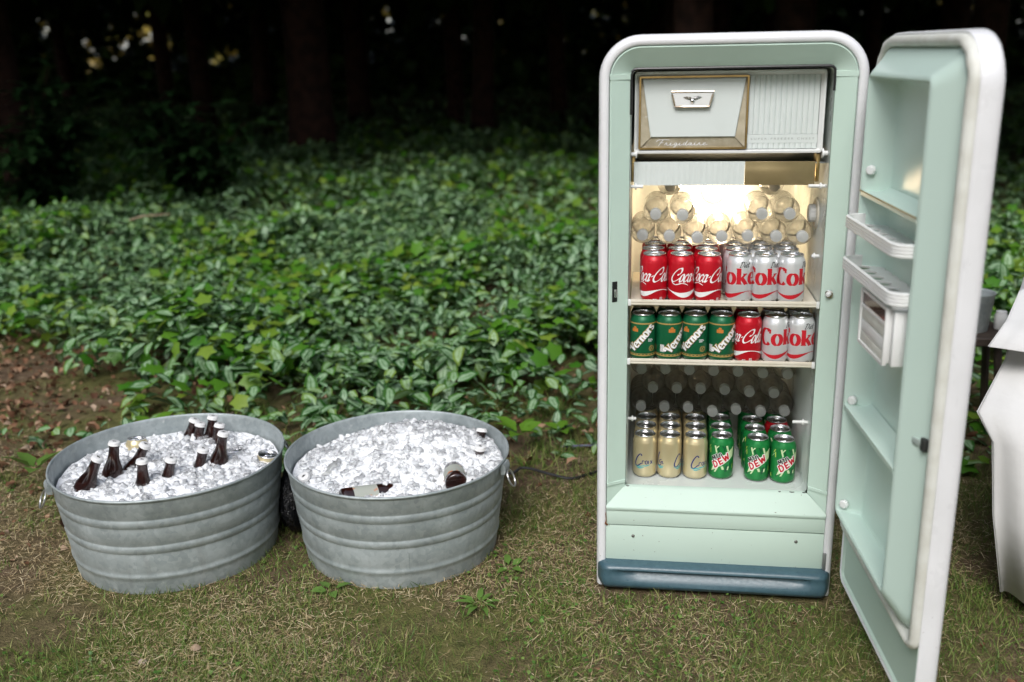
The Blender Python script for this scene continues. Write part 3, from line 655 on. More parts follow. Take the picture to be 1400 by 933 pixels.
# freezer compartment
F0, F1, FZ0, FZ1, FV = .084, .5255, 1.147, 1.336, .078
MB().box(F0, F1, FV + .012, .42, FZ0, FZ1).build('freezer_box', 'freezer_white', fridge, bevel=.004)
mb = MB(); mb.loft([rr(F0 - .001, F1 + .001, FZ0 - .002, FZ1 + .001, .008, FV + .0125), rr(F0 - .001, F1 + .001, FZ0 - .002, FZ1 + .001, .008, FV - .004), rr(F0 + .003, F1 - .003, FZ0 + .003, FZ1 - .003, .006, FV - .005),
                    rr(F0 + .010, F1 - .010, FZ0 + .006, FZ1 - .010, .004, FV + .004), rr(F0 + .010, F1 - .010, FZ0 + .006, FZ1 - .010, .004, FV + .0115)], True)
mb.build('freezer_frame', 'white_plastic', fridge, angle=30)
G0, G1, GZ0, GZ1 = .0945, .3495, 1.1555, 1.3255
MB().box(G0, G1, FV + .003, FV + .011, GZ0, GZ1).build('freezer_flap', 'gold', fridge, bevel=.001)
def ringbar(mbx, x0, x1, z0, z1, wd, y0, y1):
    a = rr(x0, x1, z0, z1, .003, y1, 2); b = rr(x0, x1, z0, z1, .003, y0, 2); c = rr(x0 + wd, x1 - wd, z0 + wd, z1 - wd, .001, y0, 2); e = rr(x0 + wd, x1 - wd, z0 + wd, z1 - wd, .001, y1, 2)
    return mbx.loft([a, b, c, e], True)
ringbar(MB(), G0 - .001, G1 + .001, GZ0 - .001, GZ1 + .001, .0042, FV - .003, FV + .004).build('flap_border', 'brass', fridge, angle=40)
tz0, tz1 = 1.1835, 1.3205
tp = [(G0 + .0065, tz1), (G1 - .0065, tz1), (.3225, tz0), (.1220, tz0)]
mb = MB(); mb.loft([[(x, FV + .003, z) for x, z in tp], [(x, FV - .0005, z) for x, z in tp], [(.222 + (x - .222) * .985, FV - .002, 1.252 + (z - 1.252) * .975) for x, z in tp]], True, False, True)
mb.build('flap_panel', 'freezer_white', fridge, angle=20)
# bevelled gold side facets
MB().add([(G0 + .004, FV + .0025, tz1 - .003), (.1216, FV + .002, tz0), (.1216, FV + .002, tz0 - .001), (G0 + .004, FV - .0025, GZ0 + .004)], [(0, 1, 2, 3)]).build('flap_facet', 'gold', fridge)
MB().add([(G1 - .004, FV + .0025, tz1 - .003), (.3229, FV + .002, tz0), (.3229, FV + .002, tz0 - .001), (G1 - .004, FV - .0025, GZ0 + .004)], [(0, 1, 2, 3)]).build('flap_facet', 'gold', fridge)
# pull handle with winged emblem
hp = [(.1695, 1.2905), (.2685, 1.2905), (.2590, 1.2555), (.1790, 1.2555)]
mb = MB(); mb.loft([[(x, FV - .001, z) for x, z in hp], [(x, FV - .010, z) for x, z in hp], [(.219 + (x - .219) * .96, FV - .0112, 1.273 + (z - 1.273) * .92) for x, z in hp]], True, False, True)
han = mb.build('freezer_handle', 'white_plastic', fridge, angle=30)
hr = [(hp[i][0] * (1 - k / 4) + hp[(i + 1) % 4][0] * k / 4, FV - .0112, hp[i][1] * (1 - k / 4) + hp[(i + 1) % 4][1] * k / 4) for i in range(4) for k in range(4)]
MB().tube(hr, .0024, 8, closed=True).build('handle_border', pm('rose_brass', (.62, .50, .38), .25, metal=.9), han)
em = MB().lathe([(0, .004), (.003, .0036), (.0052, .002), (.006, 0)], 14); em.xf(Matrix.Translation((.219, FV - .0115, 1.2690)) @ Matrix.Rotation(R(90), 4, 'X'))
for s in (-1, 1):
    for k, (l, z) in enumerate(((.021, 1.2775), (.018, 1.2755), (.013, 1.2735))):
        em.tube([(.219 + s * .003, FV - .0125, z - .0005), (.219 + s * l * .6, FV - .0135, z + .001), (.219 + s * l, FV - .012, z)], [.0012, .0015, .0008], 5)
em.build('winged_emblem', 'chrome', han)
# fluted panel
fx0, fx1 = .3515, .5145; mb = MB(); pr = []; nfl = 13
for k in range(nfl):
    a = fx0 + (fx1 - fx0) * k / nfl; b = (fx1 - fx0) / nfl
    pr += [(a, FV + .0062), (a + b * .07, FV + .0045), (a + b * .5, FV + .0030), (a + b * .93, FV + .0045)]
pr.append((fx1, FV + .0062))
for z0, z1 in ((1.1885, 1.3255), (1.1545, 1.1675)): mb.loft([[(x, y, z0) for x, y in pr], [(x, y, z1) for x, y in pr]], closed=False)
mb.box(fx0, fx1, FV + .0035, FV + .0118, 1.168, 1.188)
mb.build('fluted_panel', 'freezer_white', fridge, angle=20, recalc=False)
# drip tray under the freezer
TV = .084
MB().box(.0780, .5390, TV, .478, 1.1185, 1.1225).build('drip_tray', 'aluminium', fridge, bevel=.001)
mb = MB(); n = 40
zig = [(.0835 + (.349 - .0835) * k / n, TV - .004 + (.0009 if k % 2 else 0)) for k in range(n + 1)]
mb.loft([[(x, y, 1.0675) for x, y in zig], [(x, y, 1.1245) for x, y in zig]], closed=False); mb.loft([[(x, TV - .0005, 1.0675) for x, y in zig], [(x, y, 1.0675) for x, y in zig]], closed=False); mb.loft([[(x, y, 1.1245) for x, y in zig], [(x, TV, 1.1245) for x, y in zig]], closed=False)
mb.build('tray_front', 'freezer_white', fridge, angle=10)
MB().box(.3497, .5145, TV - .0035, TV - .0005, 1.0675, 1.1242).build('tray_flap', pm('smoked_gold_plastic', (.23, .18, .09), .22, metal=.35, c2=(.33, .26, .13), scale=7, lo=.35, hi=.6), fridge, bevel=.0008)
for u in (.0815, .5205):
    MB().box(u - .0045, u + .0045, TV, TV + .05, 1.075, 1.142).build('tray_bracket', 'brass', fridge, bevel=.0015)
def peg(u0, u1, v, z, r=.0042):
    mb = MB().tube([(u0, v, z), (u1, v, z)], r, 10); d = 1 if u1 > u0 else -1
    mb.tube([(u0 + d * .010, v, z), (u0 + d * .014, v, z)], r * 1.9, 12)
    return mb
for a in ((LX0, LX0 + .030, .072, 1.0655), (LX1, LX1 - .040, .072, 1.0665), (LX0, LX0 + .022, .10, .448), (LX1, LX1 - .038, .10, .452), (LX1, LX1 - .018, .10, .890)):
    peg(*a).build('shelf_peg', 'white_plastic', fridge)
peg(LX0, LX0 + .012, .072, 1.144, .005).build('shelf_peg', 'white_plastic', fridge); peg(LX1, LX1 - .014, .072, 1.144, .006).build('shelf_peg', 'white_plastic', fridge)
# shelves
for z, x1 in ((.7795, .5335), (.6255, .5320)):
    sh = MB().box(LX0 + .003, LX1 - .003, .045, .40, z - .008, z).build('shelf', 'cream', fridge, bevel=.001)
    mb = MB(); pf = [(.046, z + .001), (.034, z + .0105), (.031, z + .0095), (.0305, z + .004), (.0325, z + .0035), (.0315, z - .002), (.0345, z - .005), (.046, z - .007)]
    mb.loft([[(LX0 + .002, y, zz) for y, zz in pf], [(x1, y, zz) for y, zz in pf]], False, False, False)
    mb.add([(LX0 + .002, y, zz) for y, zz in pf], [tuple(range(8))]); mb.add([(x1, y, zz) for y, zz in pf], [tuple(range(8))[::-1]])
    mb.build('shelf_trim', 'cream', sh, angle=30)
    for u in (LX0 + .001, x1):
        MB().box(u - .0035, u + .0045, .030, .0355, z - .006, z + .011).build('shelf_end_cap', 'white_plastic', sh, bevel=.0015)
# lamp on the back wall
LU, LZ = .302, .996
mb = MB().lathe([(.034, 0), (.033, .006), (.028, .010), (.0255, .008), (.025, .004)], 28); mb.xf(Matrix.Translation((LU, LY, LZ)) @ Matrix.Rotation(R(90), 4, 'X'))
lo = mb.build('interior_lamp', 'white_plastic', fridge)
mb = MB().lathe([(.0245, 0), (.0235, .012), (.018, .022), (.008, .028), (0, .029)], 24); mb.xf(Matrix.Translation((LU, LY, LZ)) @ Matrix.Rotation(R(90), 4, 'X'))
mb.build('lamp_lens', 'lamp', lo)
ld = bpy.data.lights.new('refrigerator_lamp', 'POINT'); ld.energy = 1.5; ld.color = (1, .74, .46); ld.shadow_soft_size = .03
lamp = bpy.data.objects.new('refrigerator_lamp', ld); col.objects.link(lamp); lamp.location = Fw(LU, LY - .085, LZ + .01)
# thermostat dial on the right wall
mb = MB().lathe([(.040, 0), (.039, .004), (.033, .006), (.030, .004)], 28, cap1=True); mb.xf(Matrix.Translation((LX1, .175, .985)) @ Matrix.Rotation(R(-90), 4, 'Y'))
th = mb.build('thermostat', 'cream', fridge)
mb = MB(); L = []
for r_, z in ((.0215, .004), (.0215, .018), (.0195, .021), (.006, .0215)): L.append([(r_ * (1 + (.05 if k % 2 and z < .02 else 0)) * math.cos(k * math.pi / 18), r_ * (1 + (.05 if k % 2 and z < .02 else 0)) * math.sin(k * math.pi / 18), z) for k in range(36)])
mb.loft(L, True, False, True).xf(Matrix.Translation((LX1, .175, .985)) @ Matrix.Rotation(R(-90), 4, 'Y')); mb.build('thermostat_knob', 'white_plastic', th, angle=30)
# latch strike on the left jamb, button on the right jamb
ang = math.atan2(.0325, .0445)
jm = Matrix.Translation((.0415, .0126, .8135)) @ Matrix.Rotation(ang, 4, 'Z')
mb = MB().box(-.0075, .0075, -.0016, .003, -.026, .026).xf(jm); st = mb.build('latch_strike', 'black', fridge, bevel=.0015)
MB().box(-.0035, .004, -.006, 0, -.014, .008).xf(jm).build('strike_roller', 'chrome', st, bevel=.002)
mb = MB().lathe([(.0105, 0), (.0105, .003), (.006, .004)], 16, cap1=True); mb.xf(Matrix.Translation((.5575, .0200, .8133)) @ Matrix.Rotation(math.pi - ang, 4, 'Z') @ Matrix.Rotation(R(-90), 4, 'X'))
bt = mb.build('door_switch', 'chrome', fridge)
mb = MB().lathe([(.006, .003), (.0058, .010), (.003, .012), (0, .0122)], 14); mb.xf(Matrix.Translation((.5575, .0200, .8133)) @ Matrix.Rotation(math.pi - ang, 4, 'Z') @ Matrix.Rotation(R(-90), 4, 'X')); mb.build('switch_button', 'white_plastic', bt)

# ---- door, swung open: local x = from hinge to free edge, y = outward, z = up
DW, DZ0, DZ1 = .578, .072, 1.412
DL = (.6245, -.018, 0)
def darch(i, y, r=.098, dz=0): return rr(i, DW - i, DZ0 + i + dz, DZ1 - i, max(r - i, .012), y, 8)
def drr(i, y, rt_=.098, rb=.03):
    """closed outline, big radius at the top, small at the bottom"""
    x0, x1, z0, z1 = i, DW - i, DZ0 + i, DZ1 - i; p = []
    for cx, cz, a0, r in ((x1, z1, 0, rt_ - i), (x0, z1, 90, rt_ - i), (x0, z0, 180, max(rb - i, .004)), (x1, z0, 270, max(rb - i, .004))):
        sx = -1 if cx == x1 else 1; sz = -1 if cz == z1 else 1
        p += [(cx + sx * r + r * math.cos(R(a0 + 90 * k / 9)), y, cz + sz * r + r * math.sin(R(a0 + 90 * k / 9))) for k in range(10)]
    return p
mb = MB(); mb.loft([drr(.010, .004), drr(.0015, .0005), drr(.0, .002), drr(-.001, .012), drr(-.002, .024), drr(-.0015, .034), drr(.002, .0405), drr(.010, .0445), drr(.05, .051), drr(.09, .055)], True, False, True)
door = mb.build('door', 'enamel', fridge, loc=DL, rot=(0, 0, R(-85.8)), angle=45)
door['label'] = 'open door, white outside with mint green shelved lining'
# mint inner panel (shows below the lining)
mb = MB(); mb.loft([drr(.006, .0045), drr(.011, .002), drr(.0135, .0045), drr(.016, .0075), drr(.05, .0085)], True, False, True); mb.build('inner_panel', 'mint_panel', door, angle=35)
# gasket
GB = .228
def gk(i, y):
    x0, x1, z0, z1 = .012 + i, DW - .004 - i, GB + i, DZ1 - .006 - i; p = []
    for cx, cz, a0, r in ((x1, z1, 0, .088 - i), (x0, z1, 90, .088 - i), (x0, z0, 180, max(.03 - i, .004)), (x1, z0, 270, max(.03 - i, .004))):
        sx = -1 if cx == x1 else 1; sz = -1 if cz == z1 else 1
        p += [(cx + sx * r + r * math.cos(R(a0 + 90 * k / 9)), y + .0012 * math.sin(17 * k + i * 900), cz + sz * r + r * math.sin(R(a0 + 90 * k / 9))) for k in range(10)]
    return p
mb = MB(); mb.loft([gk(.0, .003), gk(-.001, -.006), gk(.004, -.014), gk(.012, -.0165), gk(.018, -.013), gk(.0215, -.007), gk(.022, .002)], True); mb.build('gasket', 'gasket', door, angle=60)
# lining: dyke rising from the gasket to a ridge, wells inside
S0, S1, TZ, BZ, RY = .097, .481, 1.327, .312, -.0500
def lr(x0, x1, z0, z1, r, y): return rr(x0, x1, z0, z1, r, y, 7)
gx0, gx1, gz0, gz1 = .036, DW - .027, GB + .024, DZ1 - .03
mb = MB()
mb.loft([lr(gx0 - .006, gx1 + .006, gz0 - .004, gz1 + .004, .060, .004), lr(gx0, gx1, gz0, gz1, .056, -.004), lr(gx0 + .004, gx1 - .004, gz0 + .004, gz1 - .004, .054, -.010), lr(gx0 + .016, gx1 - .018, gz0 + .010, gz1 - .016, .0355, -.016),
         lr(S0 - .010, S1 + .012, BZ - .010, TZ + .010, .026, RY + .004), lr(S0 - .004, S1 + .005, BZ - .004, TZ + .004, .018, RY + .0005), lr(S0, S1, BZ, TZ, .012, RY), lr(S0 + .004, S1 - .003, BZ + .004, TZ - .003, .010, RY + .003),
         lr(S0 + .034, S1 - .010, BZ + .004, TZ - .010, .012, .000), lr(S0 + .046, S1 - .02, BZ + .012, TZ - .022, .012, .0045)], True, False, True)
lining = mb.build('door_lining', 'door_liner', door, angle=50)
# lining shelves with rolled fronts
def dshelf(z, drop, mat='door_liner', name='door_shelf'):
    pf = [(.003, z + .010), (-.006, z + .003), (-.020, z), (RY + .004, z + .0005), (RY, z - .002), (RY + .0005, z - drop), (RY + .006, z - drop), (.003, z - drop + .004)]
    mb = MB(); mb.loft([[(S0 + .006, y, zz) for y, zz in pf], [(S1 - .004, y, zz) for y, zz in pf]], True, True, True)
    return mb.build(name, mat, door, angle=40)
dshelf(1.083, .010)
MB().tube([(S0 + .004, RY - .0005, 1.083), (S1 - .004, RY - .0005, 1.083)], .0018, 8).build('shelf_edge_strip', 'brass', door)
dshelf(.587, .012)
# moulded lugs
for s, y, z in ((.113, -.033, 1.128), (.113, -.033, .598 + .0), (.113, -.033, .335)):
    mb = MB().lathe([(.011, 0), (.011, .007), (.008, .010), (0, .0105)], 8); mb.xf(Matrix.Translation((s, y, z)) @ Matrix.Rotation(R(52), 4, 'Z') @ Matrix.Rotation(R(90), 4, 'X')); mb.build('lug', 'white_plastic', door, angle=30)
# egg racks: U-shaped fluted rail with a perforated bottom
def rack(z, hh=.026):
    x0, x1, y0, y1, r = S0 + .006, S1 - .006, RY + .004, -.083, .030
    pth = [(x0, y0 + .035)] + [(x0 + r - r * math.cos(a), y1 + r - r * math.sin(a)) for a in [k * math.pi / 12 for k in range(7)]] + [(x1 - r + r * math.sin(a), y1 + r - r * math.cos(a)) for a in [k * math.pi / 12 for k in range(7)]] + [(x1, y0 + .035)]
    mb = MB(); L = []
    prof = [(0, 0)] + [q for k in range(4) for q in ((0, hh * (k + .12) / 4), (.0016, hh * (k + .3) / 4), (.0016, hh * (k + .85) / 4), (0, hh * (k + 1) / 4))] + [(-.004, hh + .001), (-.005, hh - .001), (-.005, 0)]
    for off, zz in prof:
        row = []
        for i, (x, y) in enumerate(pth):
            a = pth[max(i - 1, 0)]; b = pth[min(i + 1, len(pth) - 1)]; t = Vector((b[0] - a[0], b[1] - a[1], 0)).normalized(); nn = Vector((t.y, -t.x, 0))
            row.append((x + nn.x * off, y + nn.y * off, z + zz))
        L.append(row)
    mb.loft(L, closed=False); o = mb.build('egg_rack', 'white_plastic', door, angle=25)
    # perforated bottom: a sheet with real holes
    nx = 7; mb = MB(); bw = (x1 - x0 - .012) / nx; ya, yb = y1 + .006, .004; zt = z + .004
    for k in range(nx):
        a = x0 + .006 + k * bw; cx, cy = a + bw / 2, -.046; rx, ry = bw * .40, .021; n = 24; ring = []; outr = []
        for j in range(n):
            q = 2 * math.pi * j / n + .001; dx, dy = math.cos(q), math.sin(q)
            ring.append((cx + rx * dx, cy + ry * dy, zt))
            t = min((bw / 2) / max(abs(dx), 1e-6), ((yb - cy) if dy > 0 else (cy - ya)) / max(abs(dy), 1e-6)); outr.append((cx + dx * t, cy + dy * t, zt))
        mb.loft([outr, ring, [(p[0], p[1], zt - .004) for p in ring]], True)
    mb.build('rack_floor', 'white_plastic', door, angle=30)
rack(1.006); rack(.913)
# butter keeper hung below the lower rack
bx0, bx1, by, bz0, bz1 = .268, .440, -.077, .786, .902
MB().box(bx0, bx1, by + .006, .003, bz0 + .004, bz1).build('butter_keeper', 'white_plastic', door, bevel=.004)
MB().box(bx1 - .001, bx1 + .016, by + .012, -.02, bz0 + .002, bz1 - .004).build('keeper_end', 'white_plastic', door, bevel=.003)
mb = MB(); ringbar(mb, bx0 - .003, bx1 + .003, bz0, bz1 + .002, .006, by - .001, by + .007); mb.box(bx0, bx1, by, by + .006, bz1 - .036, bz1 - .031); mb.build('keeper_frame', 'white_plastic', door, angle=30)
MB().box(bx0 + .003, bx1 - .003, by + .003, by + .0065, bz1 - .031, bz1 - .003).build('keeper_window', pm('smoked_window', (.05, .02, .012), .12), door)
for k, (a, b, m_) in enumerate(((bz0 + .006, bz0 + .026, 'gasket'), (bz0 + .0275, bz0 + .052, 'white_plastic'), (bz0 + .0535, bz1 - .036, 'gasket'))):
    MB().box(bx0 + .003, bx1 - .003, by + .0025, by + .007, a, b).build('keeper_slat', m_, door, bevel=.001)
# latch hook on the free edge
mb = MB(); hk = [(.535, -.022), (.520, -.030), (.500, -.033), (.488, -.030), (.500, -.026), (.520, -.021), (.535, -.012)]
mb.loft([[(x, y, .655) for x, y in hk], [(x, y, .668) for x, y in hk]], True, True, True); mb.build('latch_hook', pm('hook_grey', (.34, .40, .37), .4), door, bevel=.001)
MB().box(.533, .550, -.022, -.008, .650, .674).build('latch_plate', 'dark_line', door, bevel=.001)

# ------------------------------------------------------------------ lettering: pen strokes bent round a can or laid flat
def cr(pts, closed=False, n=7):
    P = [np.array(p, float) for p in pts]; m = len(P); out = []
    if m == 2 and not closed: return [P[0] + (P[1] - P[0]) * t for t in np.linspace(0, 1, 5)]
    rngi = range(m if closed else m - 1)
    for i in rngi:
        g = (lambda k: P[k % m]) if closed else (lambda k: P[min(max(k, 0), m - 1)])
        a, b, c, d_ = g(i - 1), g(i), g(i + 1), g(i + 2)
        for t in np.arange(n) / n:
            out.append(.5 * (2 * b + (c - a) * t + (2 * a - 5 * b + 4 * c - d_) * t * t + (-a + 3 * b - 3 * c + d_) * t ** 3))
    if not closed: out.append(P[-1])
    return out
class Decal:
    def __init__(s): s.q = []; s.k = 0
    def strip(s, A, B):
        s.q.append((A, B, s.k)); s.k += 1
    def stroke(s, pts, wd, thin=.3, closed=False, taper=False, smooth=True, grow=0, tf=None, vert=True):
        P = cr(pts, closed) if smooth else [np.array(p, float) for p in pts]
        if not smooth:
            Q = []
            for a, b in zip(P[:-1], P[1:]): Q.append((a, b))
            for a, b in Q: s.stroke([a, b], wd, thin, grow=grow, tf=tf, vert=vert)
            return
        m = len(P); A, B = [], []
        for i, p in enumerate(P):
            a = P[(i - 1) % m] if closed or i else P[0]; b = P[(i + 1) % m] if closed or i < m - 1 else P[-1]
            t = b - a; t = t / (np.hypot(*t) + 1e-9)
            k = thin + (1 - thin) * abs(t[1] if vert else .8 * t[1] - .35 * t[0]); h = wd * k
            if taper: h *= .25 + .75 * math.sin(math.pi * (.08 + .84 * i / (m - 1)))
            h = h / 2 + grow; nn = np.array([-t[1], t[0]])
            e = t * grow * (-1 if i == 0 else 1 if i == m - 1 else 0) * (0 if closed else 1)
            A.append(p + nn * h + e); B.append(p - nn * h + e)
        if closed: A.append(A[0]); B.append(B[0])
        if tf: A = [tf(p) for p in A]; B = [tf(p) for p in B]
        s.strip(A, B)
    def mesh(s, name, rad=None, off=.00015, wrap=None):
        mb = MB(); wrap = wrap or (lambda x, y, r: (r * math.sin(x / rad), -r * math.cos(x / rad), y))
        for A, B, k in s.q:
            r = (rad or 0) + off + k * 1.2e-5
            wd = max(math.hypot(p[0] - q[0], p[1] - q[1]) for p, q in zip(A, B)); m = max(1, math.ceil(wd / .0022)) if rad else 1
            mb.loft([[wrap(p[0] + (q[0] - p[0]) * j / m, p[1] + (q[1] - p[1]) * j / m, r) for p, q in zip(A, B)] for j in range(m + 1)], closed=False)
        me = bpy.data.meshes.new(name); me.from_pydata(mb.v, [], mb.f); return me
def ell(cx, cy, rx, ry, a0=0, a1=360, n=10):
    return [(cx + rx * math.cos(R(a)), cy + ry * math.sin(R(a))) for a in np.linspace(a0, a1, n + 1)[: n + (0 if abs(a1 - a0) == 360 else 1)]]
SERIF = {  # strokes: (points, closed, width factor, smooth)
 'C': ([(ell(.66, .72, .50, .74, 50, 312, 14), 0, 1, 1), ([(1.04, 1.05), (1.05, 1.42)], 0, .45, 1)], 1.2),
 'o': ([(ell(.52, .5, .38, .49), 1, 1, 1)], 1.06),
 'k': ([([(.26, 0), (.26, 1.46)], 0, 1, 1), ([(.86, .95), (.40, .46)], 0, .55, 1), ([(.50, .62), (.92, .04)], 0, 1, 1), ([(.02, .05), (.52, .05)], 0, .9, 1), ([(.66, .05), (1.10, .05)], 0, .9, 1), ([(.02, 1.41), (.3, 1.41)], 0, .9, 1), ([(.62, .95), (1.02, .95)], 0, .9, 1)], 1.12),
 'e': ([([(.16, .52), (.88, .52)], 0, .9, 1), (ell(.52, .5, .38, .49, 2, 318, 12), 0, 1, 1)], 1.0),
 'V': ([([(-.05, 1.12), (-.28, .98), (-.30, 1.3), (.05, 1.42), (.22, 1.1), (.5, .02)], 0, 1, 1), ([(.5, .02), (.95, 1.4)], 0, .5, 1), ([(.72, 1.38), (1.15, 1.38)], 0, .8, 1)], 1.02),
 'r': ([([(.24, 0), (.24, 1)], 0, 1, 1), ([(.3, .62), (.48, .95), (.72, .86)], 0, .8, 1), ([(.02, .05), (.5, .05)], 0, .9, 1), ([(.02, .95), (.3, .95)], 0, .9, 1)], .78),
 'n': ([([(.24, 0), (.24, 1)], 0, 1, 1), ([(.3, .66), (.55, .96), (.80, .78), (.82, .02)], 0, .95, 1), ([(.02, .05), (.46, .05)], 0, .9, 1), ([(.62, .05), (1.04, .05)], 0, .9, 1), ([(.02, .95), (.3, .95)], 0, .9, 1)], 1.06),
 's': ([([(.70, .78), (.45, .98), (.18, .80), (.34, .56), (.62, .42), (.72, .2), (.45, .0), (.12, .2)], 0, 1, 1)], .84),
}
SCRIPT = {
 'C': ([([(.95, .82), (1.15, .80), (1.42, 1.1), (1.25, 1.5), (.75, 1.42), (.28, .9), (.2, .3), (.6, -.03), (1.15, .12), (1.6, .45)], 0, 1, 1)], 1.55),
 'o': ([(ell(.36, .42, .26, .42), 1, 1, 1)], .68),
 'c': ([([(.58, .66), (.45, .84), (.2, .62), (.15, .22), (.38, -.02), (.7, .22)], 0, 1, 1)], .68),
 'a': ([(ell(.34, .42, .24, .42), 1, .9, 1), ([(.64, .84), (.58, .3), (.68, 0), (.9, .2)], 0, 1, 1)], .86),
 '-': ([([(.05, .52), (.34, .66)], 0, 1.3, 1)], .36),
 'l': ([([(.05, .25), (.38, .8), (.50, 1.35), (.36, 1.52), (.2, 1.0), (.18, .25), (.36, 0), (.6, .18)], 0, 1, 1)], .56),
 'D': ([([(.35, 1.4), (.3, .7), (.22, .05)], 0, 1, 1), ([(.05, 1.15), (.4, 1.45), (.95, 1.1), (.85, .35), (.4, -.02), (.08, .1)], 0, .8, 1)], 1.1),
 'i': ([([(.15, .8), (.12, .25), (.22, 0), (.4, .2)], 0, 1, 1), ([(.2, 1.15), (.22, 1.25)], 0, 1.4, 1)], .38),
 'e': ([([(.12, .38), (.5, .5), (.48, .8), (.22, .75), (.12, .3), (.35, -.02), (.62, .2)], 0, 1, 1)], .6),
 't': ([([(.25, 1.3), (.18, .3), (.28, 0), (.5, .2)], 0, 1, 1), ([(.02, .85), (.5, .92)], 0, 1, 1)], .5),
}
BLOCK = {
 'D': ([([(.2, 0), (.2, 1)], 0, 1, 1), ([(.2, .92), (.55, .92), (.82, .72), (.82, .28), (.55, .08), (.2, .08)], 0, 1, 0)], 1.08),
 'E': ([([(.2, 0), (.2, 1)], 0, 1, 1), ([(.2, .91), (.8, .91)], 0, 1, 1), ([(.2, .5), (.72, .5)], 0, 1, 1), ([(.2, .09), (.8, .09)], 0, 1, 1)], .98),
 'W': ([([(.1, 1), (.32, .02), (.58, .8), (.84, .02), (1.1, 1)], 0, 1, 0)], 1.25),
 'M': ([([(.12, 0), (.2, .95), (.5, .3), (.8, .95), (.88, 0)], 0, .9, 0)], 1.05),
 't': ([([(.3, 1.0), (.3, .1), (.55, .06)], 0, .8, 0), ([(.05, .72), (.58, .72)], 0, .8, 1)], .66),
 'n': ([([(.15, 0), (.15, .75)], 0, .9, 1), ([(.15, .6), (.4, .72), (.62, .6), (.64, 0)], 0, .9, 0)], .8),
}
def write(dec, txt, font, s, x0, y0, wd, thin=.3, shear=0, ang=0, sx=1, grow=0, shift=(0, 0), vert=True):
    x = 0; ca, sa = math.cos(R(ang)), math.sin(R(ang))
    for ch in txt:
        if ch == ' ': x += .5; continue
        st, adv = font[ch]
        def tf(p, x=x):
            a = (p[0] + x) * s * sx + p[1] * s * shear; b = p[1] * s
            return np.array([x0 + a * ca - b * sa + shift[0], y0 + a * sa + b * ca + shift[1]])
        for pts, closed, wf, sm in st:
            dec.stroke(pts, wd * wf, thin, bool(closed), smooth=bool(sm), grow=grow, tf=tf, vert=vert)
        x += adv
    return x * s * sx
CR = .0331
def flatquad(dec, P, n=8):
    """filled quad p0 p1 p2 p3 (p0-p1 lower edge, p3-p2 upper edge), subdivided so that it bends"""
    P = [np.array(p, float) for p in P]
    dec.strip([P[0] + (P[1] - P[0]) * t for t in np.linspace(0, 1, n)], [P[3] + (P[2] - P[3]) * t for t in np.linspace(0, 1, n)])
def wave(dec, y0, amp, th, ph=0, x0=-.104, x1=.104, n=90):
    A, B = [], []
    for x in np.linspace(x0, x1, n):
        q = 2 * math.pi * (x - ph) / .104; y = y0 - amp * math.cos(q); t = th * (.12 + .88 * (.5 + .5 * math.cos(q - .35)) ** 1.3)
        A.append((x, y + t / 2)); B.append((x, y - t / 2))
    dec.strip(A, B)
def ring(dec, cx, cy, r0, r1, n=18):
    dec.strip([(cx + r0 * math.cos(q), cy + r0 * math.sin(q)) for q in np.linspace(0, 6.2832, n + 1)], [(cx + r1 * math.cos(q), cy + r1 * math.sin(q)) for q in np.linspace(0, 6.2832, n + 1)])

# ---- can parts shared by all cans
def can_meshes():
    body = MB().lathe([(.0270, .0022), (.0300, .0055), (.0325, .0100), (.0331, .0125), (.0331, .1000), (.0326, .1035), (.0305, .1095), (.0280, .1145), (.0272, .1165), (.0270, .1185)], 40).mesh('body', angle=50)
    lid = MB().lathe([(.0272, .1180), (.0280, .1192), (.0281, .1207), (.0274, .1216), (.0264, .1212), (.0256, .1165), (.0248, .1152), (.0240, .1168), (.020, .1172), (0, .1172)], 36).mesh('lid', angle=40)
    base = MB().lathe([(.0272, .0024), (.0252, .0002), (.0240, .0002), (.0225, .0020), (.012, .008), (0, .010)], 32).mesh('base', angle=50)
    tb = MB(); L = []
    for z, k in ((.1176, .96), (.1189, 1.0), (.1196, .9)): L.append([(.0085 * k * math.cos(q), -.001 + .0125 * k * math.sin(q), z) for q in [2 * math.pi * j / 18 for j in range(18)]])
    for z, k in ((.1196, .55), (.1178, .55)): L.append([(.0085 * k * math.cos(q), .002 + .0095 * k * math.sin(q), z) for q in [2 * math.pi * j / 18 for j in range(18)]])
    tb.loft(L, True); tb.lathe([(.003, .1172), (.003, .1192), (0, .1196)], 10)
    mo = [(.0095 * math.cos(q), -.0125 + .0085 * math.sin(q), .1174) for q in [2 * math.pi * j / 16 for j in range(16)]]
    tb.tube(mo, .0004, 4, closed=True)
    return body, lid, base, tb.mesh('pull_tab', angle=40)
cb, cl, cba, ctab = can_meshes()
